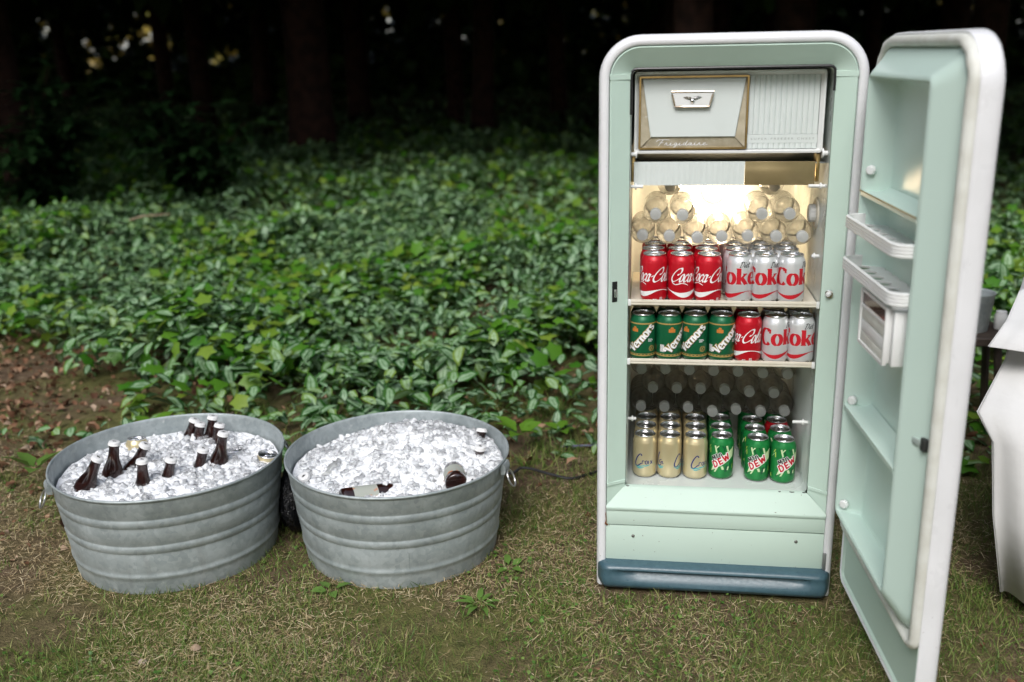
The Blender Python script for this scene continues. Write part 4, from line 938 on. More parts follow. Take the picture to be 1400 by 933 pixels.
def make_can(style):
    t = empty('beverage_can', (0, 0, 0)); m2 = {'cola': 'can_red', 'diet': 'can_silver', 'ale': 'can_vernors', 'dew': 'can_dew', 'water': 'can_cream'}[style]
    b = cb.copy(); b.name = 'body_' + style; link('body', b, m2, t); link('lid', cl, 'aluminium', t); link('base', cba, 'aluminium', t); link('pull_tab', ctab, 'aluminium', t)
    def dec(name, D, mat, off): link(name, D.mesh(name, CR, off), mat, t)['kind'] = 'stuff'
    if style == 'cola':
        D = Decal(); s = .0225; sx = .66
        write(D, 'Coca-Cola', SCRIPT, s, -.056, .055, .25, .34, shear=.42, sx=sx, vert=False)
        D.stroke([(-.050, .0535), (-.040, .0475), (-.022, .0515), (-.008, .0465)], .0045, .3, taper=True)
        wave(D, .0275, .0062, .0125, -.02)
        dec('script_print', D, 'print_white', .00012)
        D = Decal()
        for x, y, a in ((.010, .0095, .010), (.010, .0070, .013), (-.094, .0095, .01), (-.094, .007, .013)): flatquad(D, [(x, y), (x + a, y), (x + a, y + .0012), (x, y + .0012)])
        for x in (.028, -.076):
            flatquad(D, [(x, .006), (x + .0065, .006), (x + .0065, .0075), (x, .0075)]); flatquad(D, [(x, .0135), (x + .0065, .0135), (x + .0065, .0145), (x, .0145)])
            for xx in (x, x + .0055): flatquad(D, [(xx, .006), (xx + .001, .006), (xx + .001, .0145), (xx, .0145)])
            for yy in (.009, .0112): flatquad(D, [(x + .0015, yy), (x + .005, yy), (x + .005, yy + .0009), (x + .0015, yy + .0009)])
        dec('small_print', D, 'print_white', .00012)
    elif style == 'diet':
        D = Decal(); write(D, 'Coke', SERIF, .0275, -.060, .050, .40, .26, sx=.98)
        wave(D, .026, .0065, .0105, -.02)
        dec('word_print', D, 'print_red', .00012)
        D = Decal(); write(D, 'Diet', SCRIPT, .0098, .008, .0925, .20, .35, shear=.3, vert=False)
        for x, y, a in ((.016, .0095, .009), (.016, .0070, .011), (.031, .007, .003)): flatquad(D, [(x, y), (x + a, y), (x + a, y + .0011), (x, y + .0011)])
        dec('dark_print', D, 'print_black', .00016)
    elif style == 'ale':
        args = dict(s=.0142, x0=-.0235, y0=.0235, thin=.3, ang=50, sx=.93)
        D = Decal(); write(D, 'Vernors', SERIF, wd=.42, grow=.11, **args)
        for z, h in ((.0975, .0035), (.0145, .0028), (.0195, .0012)): A = np.linspace(-.104, .104, 60); D.strip([(a, z) for a in A], [(a, z + h) for a in A])
        for k in range(22):
            x = -.1 + k * .0093; D.stroke([(x, .0155), (x + .003, .0185), (x + .006, .0160)], .0018, .8)
        for cx in (.024, -.075): ring(D, cx, .034, .0078, .0064); ring(D, cx, .034, .0052, .0042); D.stroke([(cx - .002, .031), (cx, .0365), (cx + .002, .031)], .0015, .8)
        dec('gold_print', D, 'print_gold', .00010)
        D = Decal(); write(D, 'Vernors', SERIF, wd=.42, grow=.03, shift=(.0011, -.0011), **args); dec('shadow_print', D, 'print_black', .00038)
        D = Decal(); write(D, 'Vernors', SERIF, wd=.40, **args); dec('word_print', D, 'print_white', .00068)
        D = Decal()
        for cx in (-.021, .083): flatquad(D, [(cx - .0085, .0775), (cx + .0085, .0775), (cx + .0085, .0865), (cx - .0085, .0865)]); flatquad(D, [(cx - .0045, .087), (cx + .0045, .087), (cx + .003, .0915), (cx - .003, .0915)])
        dec('crest_print', D, 'print_orange', .00012)
        D = Decal()
        for k, a in enumerate((.012, .014, .010)): flatquad(D, [(.014, .058 - .0028 * k), (.014 + a, .058 - .0028 * k), (.014 + a, .0592 - .0028 * k), (.014, .0592 - .0028 * k)])
        for k in range(16): flatquad(D, [(-.0515, .026 + k * .0012), (-.0405, .026 + k * .0012), (-.0405, .0268 + k * .0012), (-.0515, .0268 + k * .0012)])
        dec('small_print', D, 'print_white', .00014)
    elif style == 'dew':
        rd = random.Random(4)
        for nm, mt, cnt, off in (('lime_shards', 'print_lime', 16, .00010), ('pale_shards', 'print_pale', 14, .00042), ('deep_shards', 'print_deep', 16, .00026)):
            D = Decal()
            for k in range(cnt):
                x = rd.uniform(-.1, .1); y = rd.choice([rd.uniform(.014, .034), rd.uniform(.07, .092), rd.uniform(.02, .09)]); h = rd.uniform(.010, .024); wq = rd.uniform(.002, .006); sl = rd.uniform(-.006, .009)
                flatquad(D, [(x, y), (x + wq, y + .001), (x + wq * 1.2 + sl, min(y + h, .1)), (x + wq * .1 + sl, min(y + h * .9, .1))])
            dec(nm, D, mt, off)
        A0 = dict(ang=36, thin=.85)
        def panel(D, g):
            P = np.array([(-.031, .026), (.030, .068), (.034, .094), (-.020, .055)]); c = P.mean(0); D.strip([*(P[0] + (P[1] - P[0]) * t + (0, -g) for t in np.linspace(0, 1, 9))], [*(P[3] + (P[2] - P[3]) * t + (0, g) for t in np.linspace(0, 1, 9))])
        D = Decal(); panel(D, .0016); dec('red_panel_edge', D, 'print_pale', .00064)
        D = Decal(); write(D, 'DEW', BLOCK, .0185, -.021, .0340, .30, shear=.18, grow=.10, sx=.86, **A0); dec('outline_print', D, 'print_white', .00104)
        D = Decal(); write(D, 'DEW', BLOCK, .0185, -.021, .0340, .26, shear=.18, sx=.86, **A0); D2 = D; dec('word_print', D2, 'print_red', .00140)
        D = Decal(); write(D, 'Mtn', BLOCK, .0145, -.0245, .0535, .26, shear=.18, sx=.86, grow=.06, **A0); dec('edge_print', D, 'print_white', .00120)
        D = Decal(); write(D, 'Mtn', BLOCK, .0145, -.0245, .0535, .26, shear=.18, sx=.86, **A0); dec('dark_print', D, 'print_black', .00150)
    else:
        D = Decal()
        D.stroke([(-.040, .075), (-.046, .06), (-.049, .040), (-.040, .036), (-.034, .042)], .0030, .5); D.stroke([(-.033, .055), (-.040, .050), (-.038, .044), (-.030, .050), (-.031, .043), (-.026, .044)], .0024, .6)
        D.stroke([(.024, .066), (.019, .071), (.010, .060), (.004, .042), (.010, .035), (.022, .044)], .0036, .5)
        D.stroke([(.024, .042), (.026, .052), (.031, .050)], .0024, .6); D.stroke(ell(.036, .047, .003, .005), .0024, .6, True); D.stroke([(.042, .052), (.042, .042)], .0022, .8); D.stroke([(.047, .052), (.053, .042)], .0022, .8); D.stroke([(.053, .052), (.047, .042)], .0022, .8)
        dec('script_print', D, 'print_navy', .00012)
        D = Decal()
        for x0, y0, l in ((.002, .0355, .030), (.008, .031, .022), (-.05, .0345, .024), (-.044, .0305, .016), (.026, .038, .02)): D.stroke([(x0, y0), (x0 + l * .4, y0 - .0012), (x0 + l, y0 + .002)], .0034, .9, taper=True)
        dec('teal_print', D, 'print_teal', .00010)
        D = Decal(); flatquad(D, [(-.095, .012), (-.083, .012), (-.083, .032), (-.095, .032)]); flatquad(D, [(.070, .012), (.082, .012), (.082, .032), (.070, .032)]); dec('barcode_patch', D, 'print_white', .00010)
    return t
protos = {}
def put_can(style, u, v, z, turn, label, group, tilt=(0, 0)):
    if style not in protos: o = protos[style] = make_can(style)
    else: o = copy_tree(protos[style])
    p = Fw(u, v, z); o.location = p; o.rotation_euler = (tilt[0], tilt[1], FYAW + turn); tag(o, label, 'can', group); return o
NM = {'cola': 'red cola can', 'diet': 'silver diet cola can', 'ale': 'dark green soda can', 'dew': 'bright green soda can', 'water': 'pale gold sparkling water can'}
ORD = ['leftmost', 'second from left', 'third from left', 'fourth from left', 'fifth from left', 'sixth from left', 'rightmost']
# upper shelf: three columns of each kind, four rows deep
UZ = .7797
ucol = [.1375, .2045, .2715, .347, .409, .4715]; rowv = [.0715, .139, .206, .273]; RW = ['front row', 'second row', 'third row', 'back row under the bottles']
turns = [[.38, -.75, .20], [.35, .0, -.42]]
for r_ in range(4):
    for c in range(6):
        st = 'cola' if c < 3 else 'diet'; du = [0, -.003, .000, -.006][r_] if c >= 3 else [0, -.003, .002, 0][r_]
        tn = -turns[c // 3][c % 3] if r_ == 0 else random.uniform(-3, 3)
        put_can(st, ucol[c] + du, rowv[r_] + random.uniform(-.0004, .0004), UZ, tn, f'{NM[st]}, {["left", "middle", "right"][c % 3]} column, {RW[r_]} on upper shelf', 'cans on the upper shelf')
# middle shelf
MZ = .6257
mcol = [.1125, .1795, .2465, .3130, .3800, .4468, .5060]; mst = ['ale', 'ale', 'ale', 'ale', 'cola', 'diet', 'diet']; mt = [.0, .85, -.15, .45, -.80, .45, -.15]
mcol = [.1125, .1782, .2440, .3098, .3757, .4420, .5040]
for c in range(7):
    put_can(mst[c], mcol[c], .073 + (.004 if c in (2, 3) else 0), MZ, mt[c], f'{NM[mst[c]]}, front row of middle shelf, {ORD[c]}', 'cans on the middle shelf')
for c in range(7):
    put_can(mst[c], mcol[c] + .0005, .145, MZ, random.uniform(-3, 3), f'{NM[mst[c]]}, half hidden second row of middle shelf, {ORD[c]}', 'cans on the middle shelf')
# bottom of the cabinet
BZ_ = LZ0 + .0008
bcol = [.1230, .1895, .2590, .3290, .4240, .4915]; bst = ['water'] * 3 + ['dew'] * 3
bt_ = [[-.95, .30, -.45, .05, .05, .35]]
for r_ in range(3):
    for c in range(6):
        st = bst[c] if not (r_ == 2 and c == 5) else 'cola'
        v = [.165, .232, .299][r_] + (-.006 if c == 5 and r_ == 0 else 0) + (.006 if c == 3 else 0)
        put_can(st, bcol[c] + [0, .002, .003][r_] * (1 if c < 4 else -1), v, BZ_, bt_[0][c] if r_ == 0 else random.uniform(-3, 3),
                f'{NM[st]}, {["front row", "second row", "third row"][r_]} at the cabinet bottom, {ORD[c] if c < 5 else "rightmost"}', 'cans at the bottom of the cabinet')
for c in range(6):   # fourth row carries the bottles
    put_can(bst[c], bcol[c] + .003 * (1 if c < 4 else -1), .372, BZ_, random.uniform(-3, 3), f'{NM[bst[c]]} in the last row of the cabinet bottom, {ORD[c] if c < 5 else "rightmost"}', 'cans at the very back')

# ------------------------------------------------------------------ water bottles lying with their caps to the front
def bottle_meshes():
    pr = [(0, .006), (.012, .003), (.026, 0), (.031, .004), (.0322, .012)]
    for k in range(5): z = .03 + k * .020; pr += [(.0322, z - .006), (.0306, z), (.0322, z + .006)]
    pr += [(.0325, .128), (.0325, .136), (.0300, .152), (.0225, .170), (.0150, .181), (.0128, .186), (.0128, .190)]
    body = MB().lathe(pr, 28).mesh('bottle_body', angle=60)
    L = []
    for r, z in ((.0138, .188), (.0140, .190), (.0140, .203), (.0134, .2055)): L.append([(r * (1 + (.025 if j % 2 else 0)) * math.cos(j * math.pi / 24), r * (1 + (.025 if j % 2 else 0)) * math.sin(j * math.pi / 24), z) for j in range(48)])
    cap = MB().loft(L, True, True, True); cap.tube([(.0135 * math.cos(q), .0135 * math.sin(q), .1862) for q in [k * math.pi / 12 for k in range(24)]], .0008, 5, closed=True)
    return body, cap.mesh('cap', angle=40)
wb, wc = bottle_meshes(); wproto = []
def water_bottle(u, vcap, z, label, group, dr=0, dp=0):
    if not wproto:
        t = empty('water_bottle', (0, 0, 0)); link('bottle_body', wb, 'water', t); link('cap', wc, 'cap', t); wproto.append(t)
    else: t = copy_tree(wproto[0])
    t.location = Fw(u, vcap + .2055, z); t.rotation_euler = (R(90) + dp, 0, FYAW + dr); tag(t, label, 'bottle', group)
z1 = UZ + .1218 + .0327
for k, (u, v) in enumerate([(.1095, .128), (.1755, .118), (.2415, .098), (.3075, .112), (.3735, .125), (.4395, .120), (.5050, .118)]):
    water_bottle(u - .002, v, z1, f'clear bottle lying on the upper cans, lowest tier, {ORD[k]}', 'bottles lying on the upper cans', random.uniform(-.02, .02))
for u, v, lab in ((.1425, .108, 'first from left'), (.2085, .095, 'second from left'), (.4040, .115, 'second from right'), (.4700, .116, 'rightmost')):
    water_bottle(u - .001, v, z1 + .0570, f'clear bottle in the second tier above the upper cans, {lab}', 'bottles lying on the upper cans', random.uniform(-.02, .02))
water_bottle(.1745, .205, z1 + .114, 'clear bottle in the topmost tier under the drip tray, left one', 'bottles lying on the upper cans')
water_bottle(.4360, .205, z1 + .114, 'clear bottle in the topmost tier under the drip tray, right one', 'bottles lying on the upper cans')
z2 = BZ_ + .1218 + .0327
for k, (u, v) in enumerate([(.1095, .278), (.1755, .278), (.2415, .277), (.3075, .250), (.3735, .272), (.4395, .262), (.5050, .270)]):
    water_bottle(u - .0005, v, z2, f'dark clear bottle with pale cap below the middle shelf, lowest row, {ORD[k]}', 'bottles below the middle shelf')
for k, (u, v) in enumerate([(.1425, .276), (.2085, .276), (.2745, .276), (.3405, .274), (.4065, .262), (.4720, .258)]):
    water_bottle(u - .0005, v, z2 + .0570, f'dark clear bottle with pale cap below the middle shelf, middle row, {ORD[k] if k < 5 else "rightmost"}', 'bottles below the middle shelf')
for k, (u, v) in enumerate([(.1095, .268), (.1755, .272), (.2415, .270), (.3075, .268), (.3735, .266), (.4395, .258), (.5050, .254)]):
    water_bottle(u - .0005, v, z2 + .114, f'dark clear bottle with pale cap just under the middle shelf, top row, {ORD[k]}', 'bottles below the middle shelf')

# maker's script on the freezer flap, small capitals on the fluted panel
def flat_build(D, name, mat, y, parent):
    me = D.mesh(name, None, 0, wrap=lambda a, b, r: (a, y - r * .2 - 0.0, b)); return link(name, me, mat, parent)
D = Decal(); fx, fz, s = .1370, 1.1640, .0058
def fs(pts, wd=.26): D.stroke([(fx + p[0] * s + p[1] * s * .35, fz + p[1] * s) for p in pts], wd * s, .75)
fs([(-.6, 1.5), (0, 2.2), (2.6, 2.3), (4.6, 2.2)]); fs([(1.9, 2.2), (1.3, 1.0), (.8, -.3)]); fs([(.9, 1.0), (2.4, 1.1)])
x_ = 3.2
for ch in 'rigidaire':
    if ch == 'r': fs([(x_, .1), (x_ + .35, .95), (x_ + .7, .95), (x_ + .8, .3), (x_ + 1.5, 0), (x_ + 2.1, .3)]); x_ += 2.1
    elif ch == 'i': fs([(x_, .3), (x_ + .3, .95), (x_ + .35, .2), (x_ + .8, 0), (x_ + 1.6, .3)]); fs([(x_ + .4, 1.35), (x_ + .55, 1.4)], .3); x_ += 1.6
    elif ch == 'g': fs([(x_ + 1.1, .9), (x_ + .5, .95), (x_ + .2, .4), (x_ + .7, .05), (x_ + 1.2, .8), (x_ + 1.0, -.6), (x_ + .4, -1.0), (x_ + .6, -.4), (x_ + 2.1, .3)]); x_ += 2.1
    elif ch == 'd': fs([(x_ + 1.1, .9), (x_ + .5, .95), (x_ + .2, .4), (x_ + .7, .05), (x_ + 1.2, .8), (x_ + 1.5, 1.9), (x_ + 1.3, .3), (x_ + 1.7, 0), (x_ + 2.3, .3)]); x_ += 2.3
    elif ch == 'a': fs([(x_ + 1.1, .9), (x_ + .5, .95), (x_ + .2, .4), (x_ + .7, .05), (x_ + 1.2, .9), (x_ + 1.2, .2), (x_ + 1.6, 0), (x_ + 2.3, .3)]); x_ += 2.3
    else: fs([(x_, .3), (x_ + .8, .6), (x_ + .7, 1.0), (x_ + .2, .8), (x_ + .2, .2), (x_ + .8, 0), (x_ + 1.9, .4)]); x_ += 1.9
flat_build(D, 'maker_script', 'print_white', FV + .0022, fridge)
def small_caps(txt, x0, x1, z, h, y, mat, parent):
    cu = bpy.data.curves.new('caption', 'FONT'); cu.body = txt; cu.size = 1; tmp = bpy.data.objects.new('caption', cu); col.objects.link(tmp)
    bpy.context.view_layer.update(); me = bpy.data.meshes.new_from_object(tmp.evaluated_get(bpy.context.evaluated_depsgraph_get())); bpy.data.objects.remove(tmp)
    co = np.zeros(len(me.vertices) * 3); me.vertices.foreach_get('co', co); co = co.reshape(-1, 3); mn, mx = co.min(0), co.max(0)
    out = np.stack([x0 + (co[:, 0] - mn[0]) / (mx[0] - mn[0]) * (x1 - x0), np.full(len(co), y), z + (co[:, 1] - mn[1]) / (mx[1] - mn[1]) * h], 1)
    me.vertices.foreach_set('co', out.ravel()); me.materials.clear(); me.name = 'small_capitals'; return link('small_capitals', me, mat, parent)
small_caps('S U P E R - F R E E Z E R   C H E S T', .360, .5075, 1.1755, .0046, FV + .0031, pm('grey_ink', (.30, .32, .30), .5), fridge)

# ------------------------------------------------------------------ galvanised tubs
def tub(idx, label):
    x, y, Rr, Hh, Rb = TUBS[idx]; t = empty('galvanised_tub', (x, y, 0), .4 + idx)
    def rad(z): return Rb + (Rr - Rb) * (z / Hh)
    pr = [(Rb - .014, .010), (Rb - .006, .006), (Rb - .004, .0005), (Rb + .0005, .0002), (Rb + .001, .004)]
    zs = [(.035, 0), (.044, 0), (.048, .0020), (.053, .0032), (.058, .0020), (.062, 0), (.070, 0),
          (.120, 0), (.1245, -.0020), (.128, -.0014), (.131, .0008), (.146, .0008), (.149, -.0014), (.1525, -.0020), (.157, 0),
          (.198, 0), (.2035, -.0020), (.207, -.0014), (.210, .0008), (.226, .0008), (.229, -.0014), (.2325, -.0020), (.237, 0), (.28, 0)]
    pr += [(rad(z) + o, z) for z, o in zs if z < Hh - .006]
    n = 96; rim = [(Rr - .001, Hh - .007), (Rr + .0025, Hh - .0065), (Rr + .0045, Hh - .003), (Rr + .0035, Hh + .0005), (Rr + .0005, Hh + .0015), (Rr - .0018, Hh - .0005), (Rr - .0025, Hh - .006)]
    inn = [(rad(Hh - .05) - .0022, Hh - .05), (rad(.08) - .0022, .08), (rad(.014) - .0022, .014), (0, .012)]
    mb = MB(); L = []
    for r, z in pr + rim + inn:
        L.append([(r * (1 + .0035 * math.sin(2 * q + idx) + .002 * math.sin(5 * q)) * math.cos(q), r * (1 + .0035 * math.sin(2 * q + idx) + .002 * math.sin(5 * q)) * math.sin(q), z + .0012 * math.sin(3 * q + 2 * idx)) for q in [2 * math.pi * j / n for j in range(n)]])
    mb.loft(L, True); mb.build('tub_body', 'galv', t, angle=70)
    # welded seam
    a = R(-80 if idx else -93) - t.rotation_euler[2]
    mb = MB().tube([((rad(z) + .0004) * math.cos(a), (rad(z) + .0004) * math.sin(a), z) for z in (.008, .04, .09, .115)], .0009, 5); mb.build('seam', 'galv', t)
    # bail handles on brackets
    for da in (R(213), R(33)) if idx == 0 else (R(-17), R(163)):
        a = da - t.rotation_euler[2]; er = Vector((math.cos(a), math.sin(a), 0)); et = Vector((-math.sin(a), math.cos(a), 0)); c = er * (Rr + .001)
        mx = Matrix(((er.x, et.x, 0, c.x), (er.y, et.y, 0, c.y), (0, 0, 1, Hh - .028), (0, 0, 0, 1)))
        br = MB(); pf = [(-.004, .022), (.006, .024), (.011, .016), (.012, .004), (.009, -.006), (-.003, -.009)]
        br.loft([[(p[0], -.020, p[1]) for p in pf], [(p[0], -.014, p[1] - .001) for p in pf], [(p[0] * 1.05, .014, p[1] - .001) for p in pf], [(p[0], .020, p[1]) for p in pf]], True, True, True).xf(mx)
        b = br.build('handle_bracket', 'galv', t, angle=40)
        ringp = [(.012 + .016 * (1 - math.cos(q)) * .6, .020 * math.sin(q), .000 - .023 * (1 - math.cos(q))) for q in [2 * math.pi * k / 28 for k in range(28)]]
        MB().tube(ringp, .0028, 8, closed=True).xf(mx).build('bail_handle', pm('handle_steel', (.5, .51, .5), .35, metal=.9) if 'hs' not in M else M['hs'], b)
    tag(t, label, 'tub'); return t
M['hs'] = pm('handle_steel', (.52, .53, .52), .35, metal=.9)
tub(0, 'round galvanised tub of ice with eleven brown bottles, on the left')
tub(1, 'round galvanised tub heaped with ice, beside the refrigerator')
# ice
def cham():
    c = .30; V = []; idx = {}
    for sx in (-1, 1):
        for sy in (-1, 1):
            for sz in (-1, 1):
                for ax in range(3):
                    p = [sx * .5, sy * .5, sz * .5]
                    for q in range(3):
                        if q != ax: p[q] *= (1 - c)
                    idx[(sx, sy, sz, ax)] = len(V); V.append(p)
    V = np.array(V); import itertools
    bm = bmesh.new(); [bm.verts.new(p) for p in V]; bmesh.ops.convex_hull(bm, input=bm.verts); bmesh.ops.triangulate(bm, faces=bm.faces)
    bm.verts.ensure_lookup_table(); bm.verts.index_update(); VV = np.array([v.co[:] for v in bm.verts]); TT = np.array([[v.index for v in f.verts] for f in bm.faces]); bm.free()
    return VV, TT
CV, CT = cham()
def ice_h(idx, dx, dy):
    r = np.hypot(dx, dy)
    if idx == 0: return .236 + .016 * np.exp(-(r / .2) ** 2) + .010 * (vnoise(dx, dy, 9, 3) - .5)
    return .232 + .074 * np.exp(-(((dx - .03) / .17) ** 2 + ((dy - .09) / .19) ** 2)) + .022 * np.exp(-(((dx - .2) / .12) ** 2 + ((dy - .02) / .16) ** 2)) + .014 * (vnoise(dx, dy, 8, 3) - .5)
def ice(idx, label):
    x, y, Rr, Hh, Rb = TUBS[idx]; g = np.random.default_rng(60 + idx); ri = Rb + (Rr - Rb) * .8 - .008
    mb = MB(); L = []
    for k in range(29):
        r = ri * (1 - k / 28.0) + 1e-4; q = np.arange(96) * 2 * math.pi / 96; dx, dy = r * np.cos(q), r * np.sin(q); z = ice_h(idx, dx, dy) + .0065 + .008 * (vnoise(dx, dy, 60, 5) - .5)
        L.append([(float(a), float(b), float(c)) for a, b, c in zip(dx, dy, z)])
    mb.loft(L, True, False, True)
    mb.loft([[(ri * .99 * math.cos(q), ri * .99 * math.sin(q), .18) for q in [2 * math.pi * k / 96 for k in range(96)]], L[0]], True)
    s = empty('ice_heap', (x, y, 0)); mb.build('packed_ice', 'slush', s, angle=80)
    n = 3000; r = (ri - .012) * np.sqrt(g.uniform(0, 1, n)); q = g.uniform(0, 6.28, n); dx, dy = r * np.cos(q), r * np.sin(q)
    z = ice_h(idx, dx, dy) + g.uniform(-.016, .009, n)
    sz = np.stack([g.uniform(.012, .026, n), g.uniform(.012, .030, n), g.uniform(.008, .018, n)], 1)
    big = g.uniform(size=n) < .45; sz[big] *= .55
    V, T, A = scatter(CV, CT, np.stack([dx, dy, z], 1), g.uniform(0, 6.28, n), g.normal(0, .7, n), g.normal(0, .7, n), sz)
    V += g.normal(0, .0009, V.shape)
    o = link('ice_cubes', np_mesh('ice_cubes', V, T, None, smooth=False), 'ice', s); o['kind'] = 'stuff'
    s['kind'] = 'stuff'; tag(s, label, 'ice')
ice(0, 'loose ice cubes filling the left tub'); ice(1, 'tall heap of clear ice cubes in the right tub')
# brown bottles
def beer():
    pr = [(0, .004), (.026, .0), (.0300, .004), (.0305, .012), (.0305, .120), (.0290, .138), (.0225, .158), (.0165, .175), (.0142, .195), (.0136, .212), (.0148, .214), (.0148, .219), (.0134, .221), (.0132, .226)]
    body = MB().lathe(pr, 28).mesh('bottle_glass', angle=60); L = []
    for r, z, f in ((.0170, .2195, 1), (.0162, .2235, .6), (.0152, .2287, .1), (.0132, .2298, 0)): L.append([(r * (1 + .045 * f * math.cos(21 * q)) * math.cos(q), r * (1 + .045 * f * math.cos(21 * q)) * math.sin(q), z) for q in [2 * math.pi * j / 84 for j in range(84)]])
    cap = MB().loft(L, True, False, True).mesh('crown_cap', angle=30)
    D = Decal()   # small dark mark printed on the cap
    for P in ([(-.002, -.005), (.003, -.005), (.004, .001), (-.001, .002)], [(-.004, .0), (.004, .0015), (.0035, .0045), (-.0015, .004)], [(.001, .003), (.0045, .003), (.004, .0062), (.0015, .006)]): flatquad(D, P, 3)
    mk = D.mesh('cap_mark', None, 0, wrap=lambda a, b, r: (a, b, .2300 + r))
    lab = MB().lathe([(.0308, .030), (.0309, .032), (.0309, .096), (.0308, .098)], 32).mesh('paper_label', angle=50)
    return body, cap, mk, lab
bb, bc, bk, blab = beer(); bproto = []
M['paper'] = pm('beer_label', (.36, .38, .33), .6, c2=(.50, .17, .06), scale=22, lo=.54, hi=.58)
def beer_bottle(top, foot, label, group, spin=0.):
    """top: where the cap sits; foot: a point further down the axis"""
    if not bproto:
        t = empty('beer_bottle', (0, 0, 0)); link('bottle_glass', bb, 'brown', t); link('crown_cap', bc, 'cap_white', t); link('cap_mark', bk, 'print_black', t); link('paper_label', blab, 'paper', t); bproto.append(t)
    else: t = copy_tree(bproto[0])
    a = (Vector(top) - Vector(foot)).normalized(); base = Vector(top) - a * .228
    t.rotation_mode = 'QUATERNION'; q = a.to_track_quat('Z', 'Y'); 
    from mathutils import Quaternion
    t.rotation_quaternion = q @ Quaternion((0, 0, 1), spin); t.location = base; tag(t, label, 'bottle', group); return t
left = [((-1.195, 2.547, .247), (-1.146, 2.547, .339), 'brown bottle leaning right at the front left of the left tub'),
        ((-1.151, 2.634, .247), (-1.135, 2.640, .347), 'tallest upright brown bottle at the left of the left tub'),
        ((-1.106, 2.684, .247), (-1.065, 2.684, .320), 'leaning brown bottle behind the short one, left half of the left tub'),
        ((-1.037, 2.559, .247), (-1.031, 2.559, .324), 'upright brown bottle at the front middle of the left tub'),
        ((-.983, 2.601, .247), (-.965, 2.601, .309), 'short brown bottle alone in the middle of the left tub'),
        ((-.914, 2.674, .247), (-.897, 2.674, .307), 'brown bottle just left of the tall one, right half of the left tub'),
        ((-1.022, 2.930, .247), (-1.000, 2.935, .300), 'brown bottle at the left end of the back group in the left tub'),
        ((-.985, 2.900, .247), (-.973, 2.905, .298), 'brown bottle in front of the back group in the left tub'),
        ((-.952, 2.915, .247), (-.938, 2.922, .314), 'brown bottle standing highest in the back group of the left tub'),
        ((-.914, 2.860, .247), (-.902, 2.868, .308), 'brown bottle at the right end of the back group in the left tub'),
        ((-.867, 2.704, .247), (-.843, 2.706, .343), 'tall brown bottle leaning right in the right half of the left tub')]
for i, (f, c, lab) in enumerate(left): beer_bottle(c, f, lab, 'brown bottles in the left tub', random.uniform(-.6, .6))
for c, f, lab in (((-.097, 2.829, .290), (-.110, 2.80, .20), 'brown bottle with white cap at the back right of the right tub'),
                  ((-.098, 2.673, .296), (-.105, 2.68, .20), 'brown bottle with white cap against the right wall of the right tub'),
                  ((-.116, 2.490, .272), (-.125, 2.52, .19), 'white cap of a bottle sunk in ice at the front right of the right tub'),
                  ((-.590, 2.565, .262), (-.57, 2.60, .17), 'white cap just showing at the far left of the right tub')):
    beer_bottle(c, f, lab, 'brown bottles in the right tub')
beer_bottle((-.185, 2.71, .232), (-.160, 2.50, .262), 'brown bottle lying in ice, dark base to the front, right half of right tub', 'brown bottles in the right tub')
beer_bottle((-.262, 2.545, .224), (-.43, 2.465, .240), 'brown bottle lying sideways in ice at the front left of the right tub', 'brown bottles in the right tub')
# cans in the ice of the left tub, one clear cup end in the right tub
def ice_can(style, loc, rot, lab):
    o = copy_tree(protos[style]); o.location = loc; o.rotation_euler = rot; tag(o, lab, 'can', 'cans in the ice')
ice_can('water', (-1.165, 2.845, .150), (R(-8), R(5), .4), 'pale can lid at the back left of the left tub')
ice_can('diet', (-.838, 2.768, .138), (R(-4), R(4), 1.2), 'can lid sunk in ice right of the tall bottle in the left tub')
ice_can('water', (-.752, 2.752, .138), (R(6), R(-8), 2.2), 'pale can standing in ice at the right wall of the left tub')
t = copy_tree(wproto[0]); t.location = (-.47, 2.80, .196); t.rotation_euler = (R(78), 0, R(-20)); tag(t, 'clear bottle buried in ice at the left of the right tub', 'bottle', 'cans in the ice')

# ------------------------------------------------------------------ black bag between the tubs, cables
def bag():
    mb = MB(); L = []
    for k in range(15):
        f = k / 14; z = .215 * f; r0 = math.sin(math.pi * (.12 + .86 * f)) ** .6
        L.append([((.052 * r0 * (1 + .12 * math.sin(5 * q + 9 * f) + .08 * math.sin(9 * q - 12 * f))) * math.cos(q), (.115 * r0 * (1 + .10 * math.sin(4 * q + 7 * f) + .07 * math.sin(11 * q + 15 * f))) * math.sin(q), z) for q in [2 * math.pi * j / 44 for j in range(44)]])
    mb.loft(L, True, True, True); return mb
m_, nt_, b_ = nodes('black_bag'); b_.inputs['Base Color'].default_value = (.008, .008, .010, 1); b_.inputs['Roughness'].default_value = .22
bump(nt_, b_, noise(nt_, 42, 3, rough=.6).outputs[0], .9, .02); M['bag'] = m_
bo = bag().build('plastic_bag', 'bag', None, loc=(-.668, 2.80, 0), angle=80); tag(bo, 'crumpled black plastic bag in the gap between the tubs', 'bag')
def cable(pts, r, lab):
    P = cr3 = [Vector(p) for p in pts]; out = []
    for i in range(len(P) - 1):
        a, b, c, d_ = P[max(i - 1, 0)], P[i], P[i + 1], P[min(i + 2, len(P) - 1)]
        for t in [k / 6 for k in range(6)]: out.append(.5 * (2 * b + (c - a) * t + (2 * a - 5 * b + 4 * c - d_) * t * t + (-a + 3 * b - 3 * c + d_) * t ** 3))
    out.append(P[-1]); o = MB().tube(out, r, 8).build('power_cable', 'rope'); tag(o, lab, 'cable')
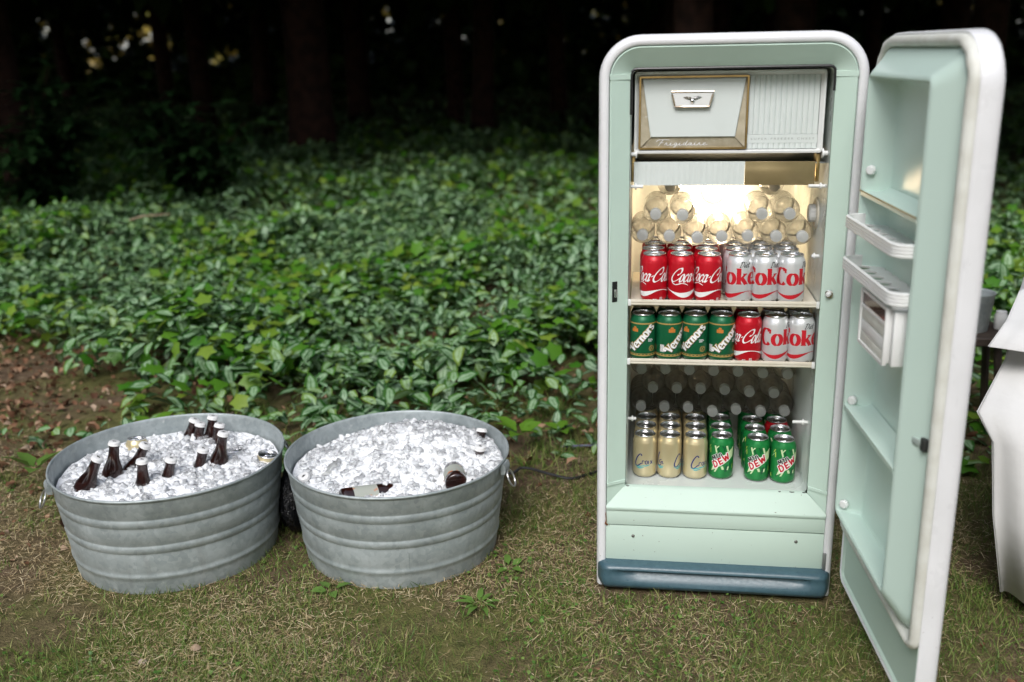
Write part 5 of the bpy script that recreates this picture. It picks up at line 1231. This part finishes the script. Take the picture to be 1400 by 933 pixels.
cable([(-.55, 3.12, .012), (-.25, 3.15, .012), (-.03, 3.10, .020), (.03, 3.125, .030), (.12, 3.09, .020), (.19, 3.07, .012), (.27, 3.12, .010), (.36, 3.17, .010), (.45, 3.12, .03)], .0048, 'black power cable on the ground from behind the tubs to the refrigerator')
M['cable_blue'] = pm('cable_slate', (.10, .11, .16), .5)
o = MB().tube([(.17, 3.335, .018), (.24, 3.33, .022), (.32, 3.33, .022), (.42, 3.30, .02), (.52, 3.14, .03)], .0045, 8).build('thin_cable', 'cable_blue'); tag(o, 'thin slate blue cable running in behind the refrigerator', 'cable')

# ------------------------------------------------------------------ table with white cloths at the right border
tb_ = empty('side_table', (2.12, 2.60, 0), math.atan2(-.45, .893)); tag(tb_, 'table under a white cloth at the right edge', 'table')
MB().box(-.66, .66, -.36, .36, .725, .75).build('tabletop', 'wood_dark', tb_, bevel=.004)
for sx in (-.60, .60):
    for sy in (-.30, .30): MB().box(sx - .02, sx + .02, sy - .02, sy + .02, 0, .725).build('leg', 'wood_dark', tb_, bevel=.003)
def smooth_rows(rows, n=6):
    """rows: lists of 3-D points of one length; smoothed along each row"""
    out = []
    for r in rows:
        P = [np.array(p, float) for p in r]; m = len(P); o = []
        for i in range(m - 1):
            a, b, c, d_ = P[max(i - 1, 0)], P[i], P[i + 1], P[min(i + 2, m - 1)]
            for t in np.arange(n) / n: o.append(.5 * (2 * b + (c - a) * t + (2 * a - 5 * b + 4 * c - d_) * t * t + (-a + 3 * b - 3 * c + d_) * t ** 3))
        o.append(P[-1]); out.append(o)
    return out
def cloth(name, rows, label):
    rows = [r[:2] + [tuple(np.array(r[2]) * .8 + np.array(r[1]) * .2 * (1 - .5) + np.array(r[2]) * .1)] + [r[2]] + [tuple(np.array(r[2]) * .82 + np.array(r[3]) * .18)] + r[3:] for r in rows]
    rows = [[tuple(np.array(p) + np.array((.45, .9, 0)) * (.024 * max(0, .76 - p[2]) * math.sin(2.1 * k + 6 * p[2])) * (k > 3)) for k, p in enumerate(r)] for r in rows]
    A = smooth_rows(rows, 7); B = [[A[0][0]]] and A
    me = MB().loft([[tuple(p) for p in r] for r in B], closed=False).mesh(name, angle=120)
    o = link(name, me, 'cloth'); s = o.modifiers.new('thickness', 'SOLIDIFY'); s.thickness = .0022; s.offset = 0; tag(o, label, 'tablecloth'); return o
cloth('tablecloth', [
    [(2.0, 2.9, .7535), (2.0, 2.85, .7535), (2.0, 2.75, .7535), (2.0, 2.72, .7535), (2.0, 2.70, .7535), (2.05, 2.6, .7535), (2.2, 2.5, .7535)],
    [(1.76, 3.14, .7535), (1.57, 2.86, .7535), (1.45, 2.64, .7535), (1.49, 2.58, .7535), (1.62, 2.50, .7535), (1.86, 2.38, .7535), (2.4, 2.12, .7535)],
    [(1.745, 3.16, .742), (1.525, 2.84, .742), (1.372, 2.585, .742), (1.45, 2.53, .742), (1.60, 2.455, .742), (1.85, 2.33, .742), (2.4, 2.07, .742)],
    [(1.74, 3.14, .60), (1.51, 2.81, .60), (1.275, 2.45, .60), (1.37, 2.40, .60), (1.58, 2.41, .60), (1.84, 2.27, .60), (2.4, 2.03, .60)],
    [(1.74, 3.13, .51), (1.50, 2.79, .51), (1.140, 2.29, .520), (1.27, 2.26, .51), (1.55, 2.38, .51), (1.83, 2.21, .51), (2.4, 1.99, .51)],
    [(1.74, 3.12, .43), (1.49, 2.77, .43), (1.180, 2.28, .445), (1.27, 2.22, .43), (1.54, 2.35, .43), (1.82, 2.17, .43), (2.4, 1.97, .43)],
    [(1.74, 3.12, .25), (1.49, 2.76, .25), (1.200, 2.27, .25), (1.285, 2.19, .25), (1.53, 2.32, .25), (1.82, 2.14, .25), (2.4, 1.95, .25)],
    [(1.74, 3.12, .05), (1.50, 2.75, .05), (1.228, 2.24, .050), (1.310, 2.165, .045), (1.53, 2.29, .05), (1.82, 2.11, .05), (2.4, 1.93, .05)]],
    'long white cloth falling in folds over the table at the right edge')
cloth('table_topper', [
    [(2.0, 2.9, .7575), (2.0, 2.85, .7575), (2.0, 2.75, .7575), (2.0, 2.72, .7575), (2.05, 2.6, .7575), (2.2, 2.5, .7575)],
    [(1.76, 3.14, .7575), (1.57, 2.86, .7575), (1.45, 2.64, .7575), (1.52, 2.565, .7575), (1.86, 2.38, .7575), (2.4, 2.12, .7575)],
    [(1.735, 3.17, .748), (1.515, 2.85, .748), (1.362, 2.585, .748), (1.47, 2.505, .747), (1.85, 2.315, .746), (2.4, 2.05, .746)],
    [(1.725, 3.16, .67), (1.50, 2.82, .67), (1.275, 2.465, .700), (1.38, 2.40, .690), (1.82, 2.27, .66), (2.4, 2.02, .66)],
    [(1.72, 3.15, .60), (1.47, 2.78, .605), (1.190, 2.375, .660), (1.295, 2.33, .650), (1.80, 2.24, .58), (2.4, 1.99, .56)]],
    'white square cloth laid over the long tablecloth, its corner sticking out beside the door')
gl = MB().lathe([(.032, 0), (.033, .002), (.008, .005), (.0038, .012), (.0036, .070), (.010, .078), (.030, .095), (.040, .120), (.041, .145), (.035, .185), (.0338, .185), (.0395, .145), (.0385, .121), (.029, .097), (0, .084)], 32)
tag(gl.build('wine_glass', 'glass', None, loc=(1.500, 2.775, .7605), angle=50), 'stemmed clear glass on the white table, cut by the right edge', 'glass')
# bucket on a dark stool behind the door
st_ = empty('stool', (1.645, 3.42, 0)); tag(st_, 'dark wooden stool behind the open door', 'stool')
MB().lathe([(.13, .375), (.135, .380), (.135, .402), (.13, .407), (0, .407)], 28, cap0=True).build('seat', 'wood_dark', st_, angle=40)
for k in range(4): a = .6 + k * math.pi / 2; MB().tube([(.15 * math.cos(a), .15 * math.sin(a), -.01), (.10 * math.cos(a), .10 * math.sin(a), .38)], .014, 8).build('leg', 'wood_dark', st_)
bk = MB().lathe([(0, .002), (.052, 0), (.054, .003), (.066, .130), (.0685, .134), (.068, .138), (.065, .136), (.0635, .13), (.051, .008), (0, .007)], 36)
tag(bk.build('metal_bucket', 'galv', None, loc=(1.632, 3.40, .4075), angle=40), 'small grey metal bucket on the stool, half hidden by the open door', 'bucket')
jr = MB().lathe([(0, .0), (.020, .0), (.022, .004), (.022, .050), (.018, .058), (.018, .064), (0, .064)], 20)
tag(jr.build('white_jar', 'white_plastic', None, loc=(1.735, 3.40, .4075), angle=40), 'little white jar beside the metal bucket', 'jar')
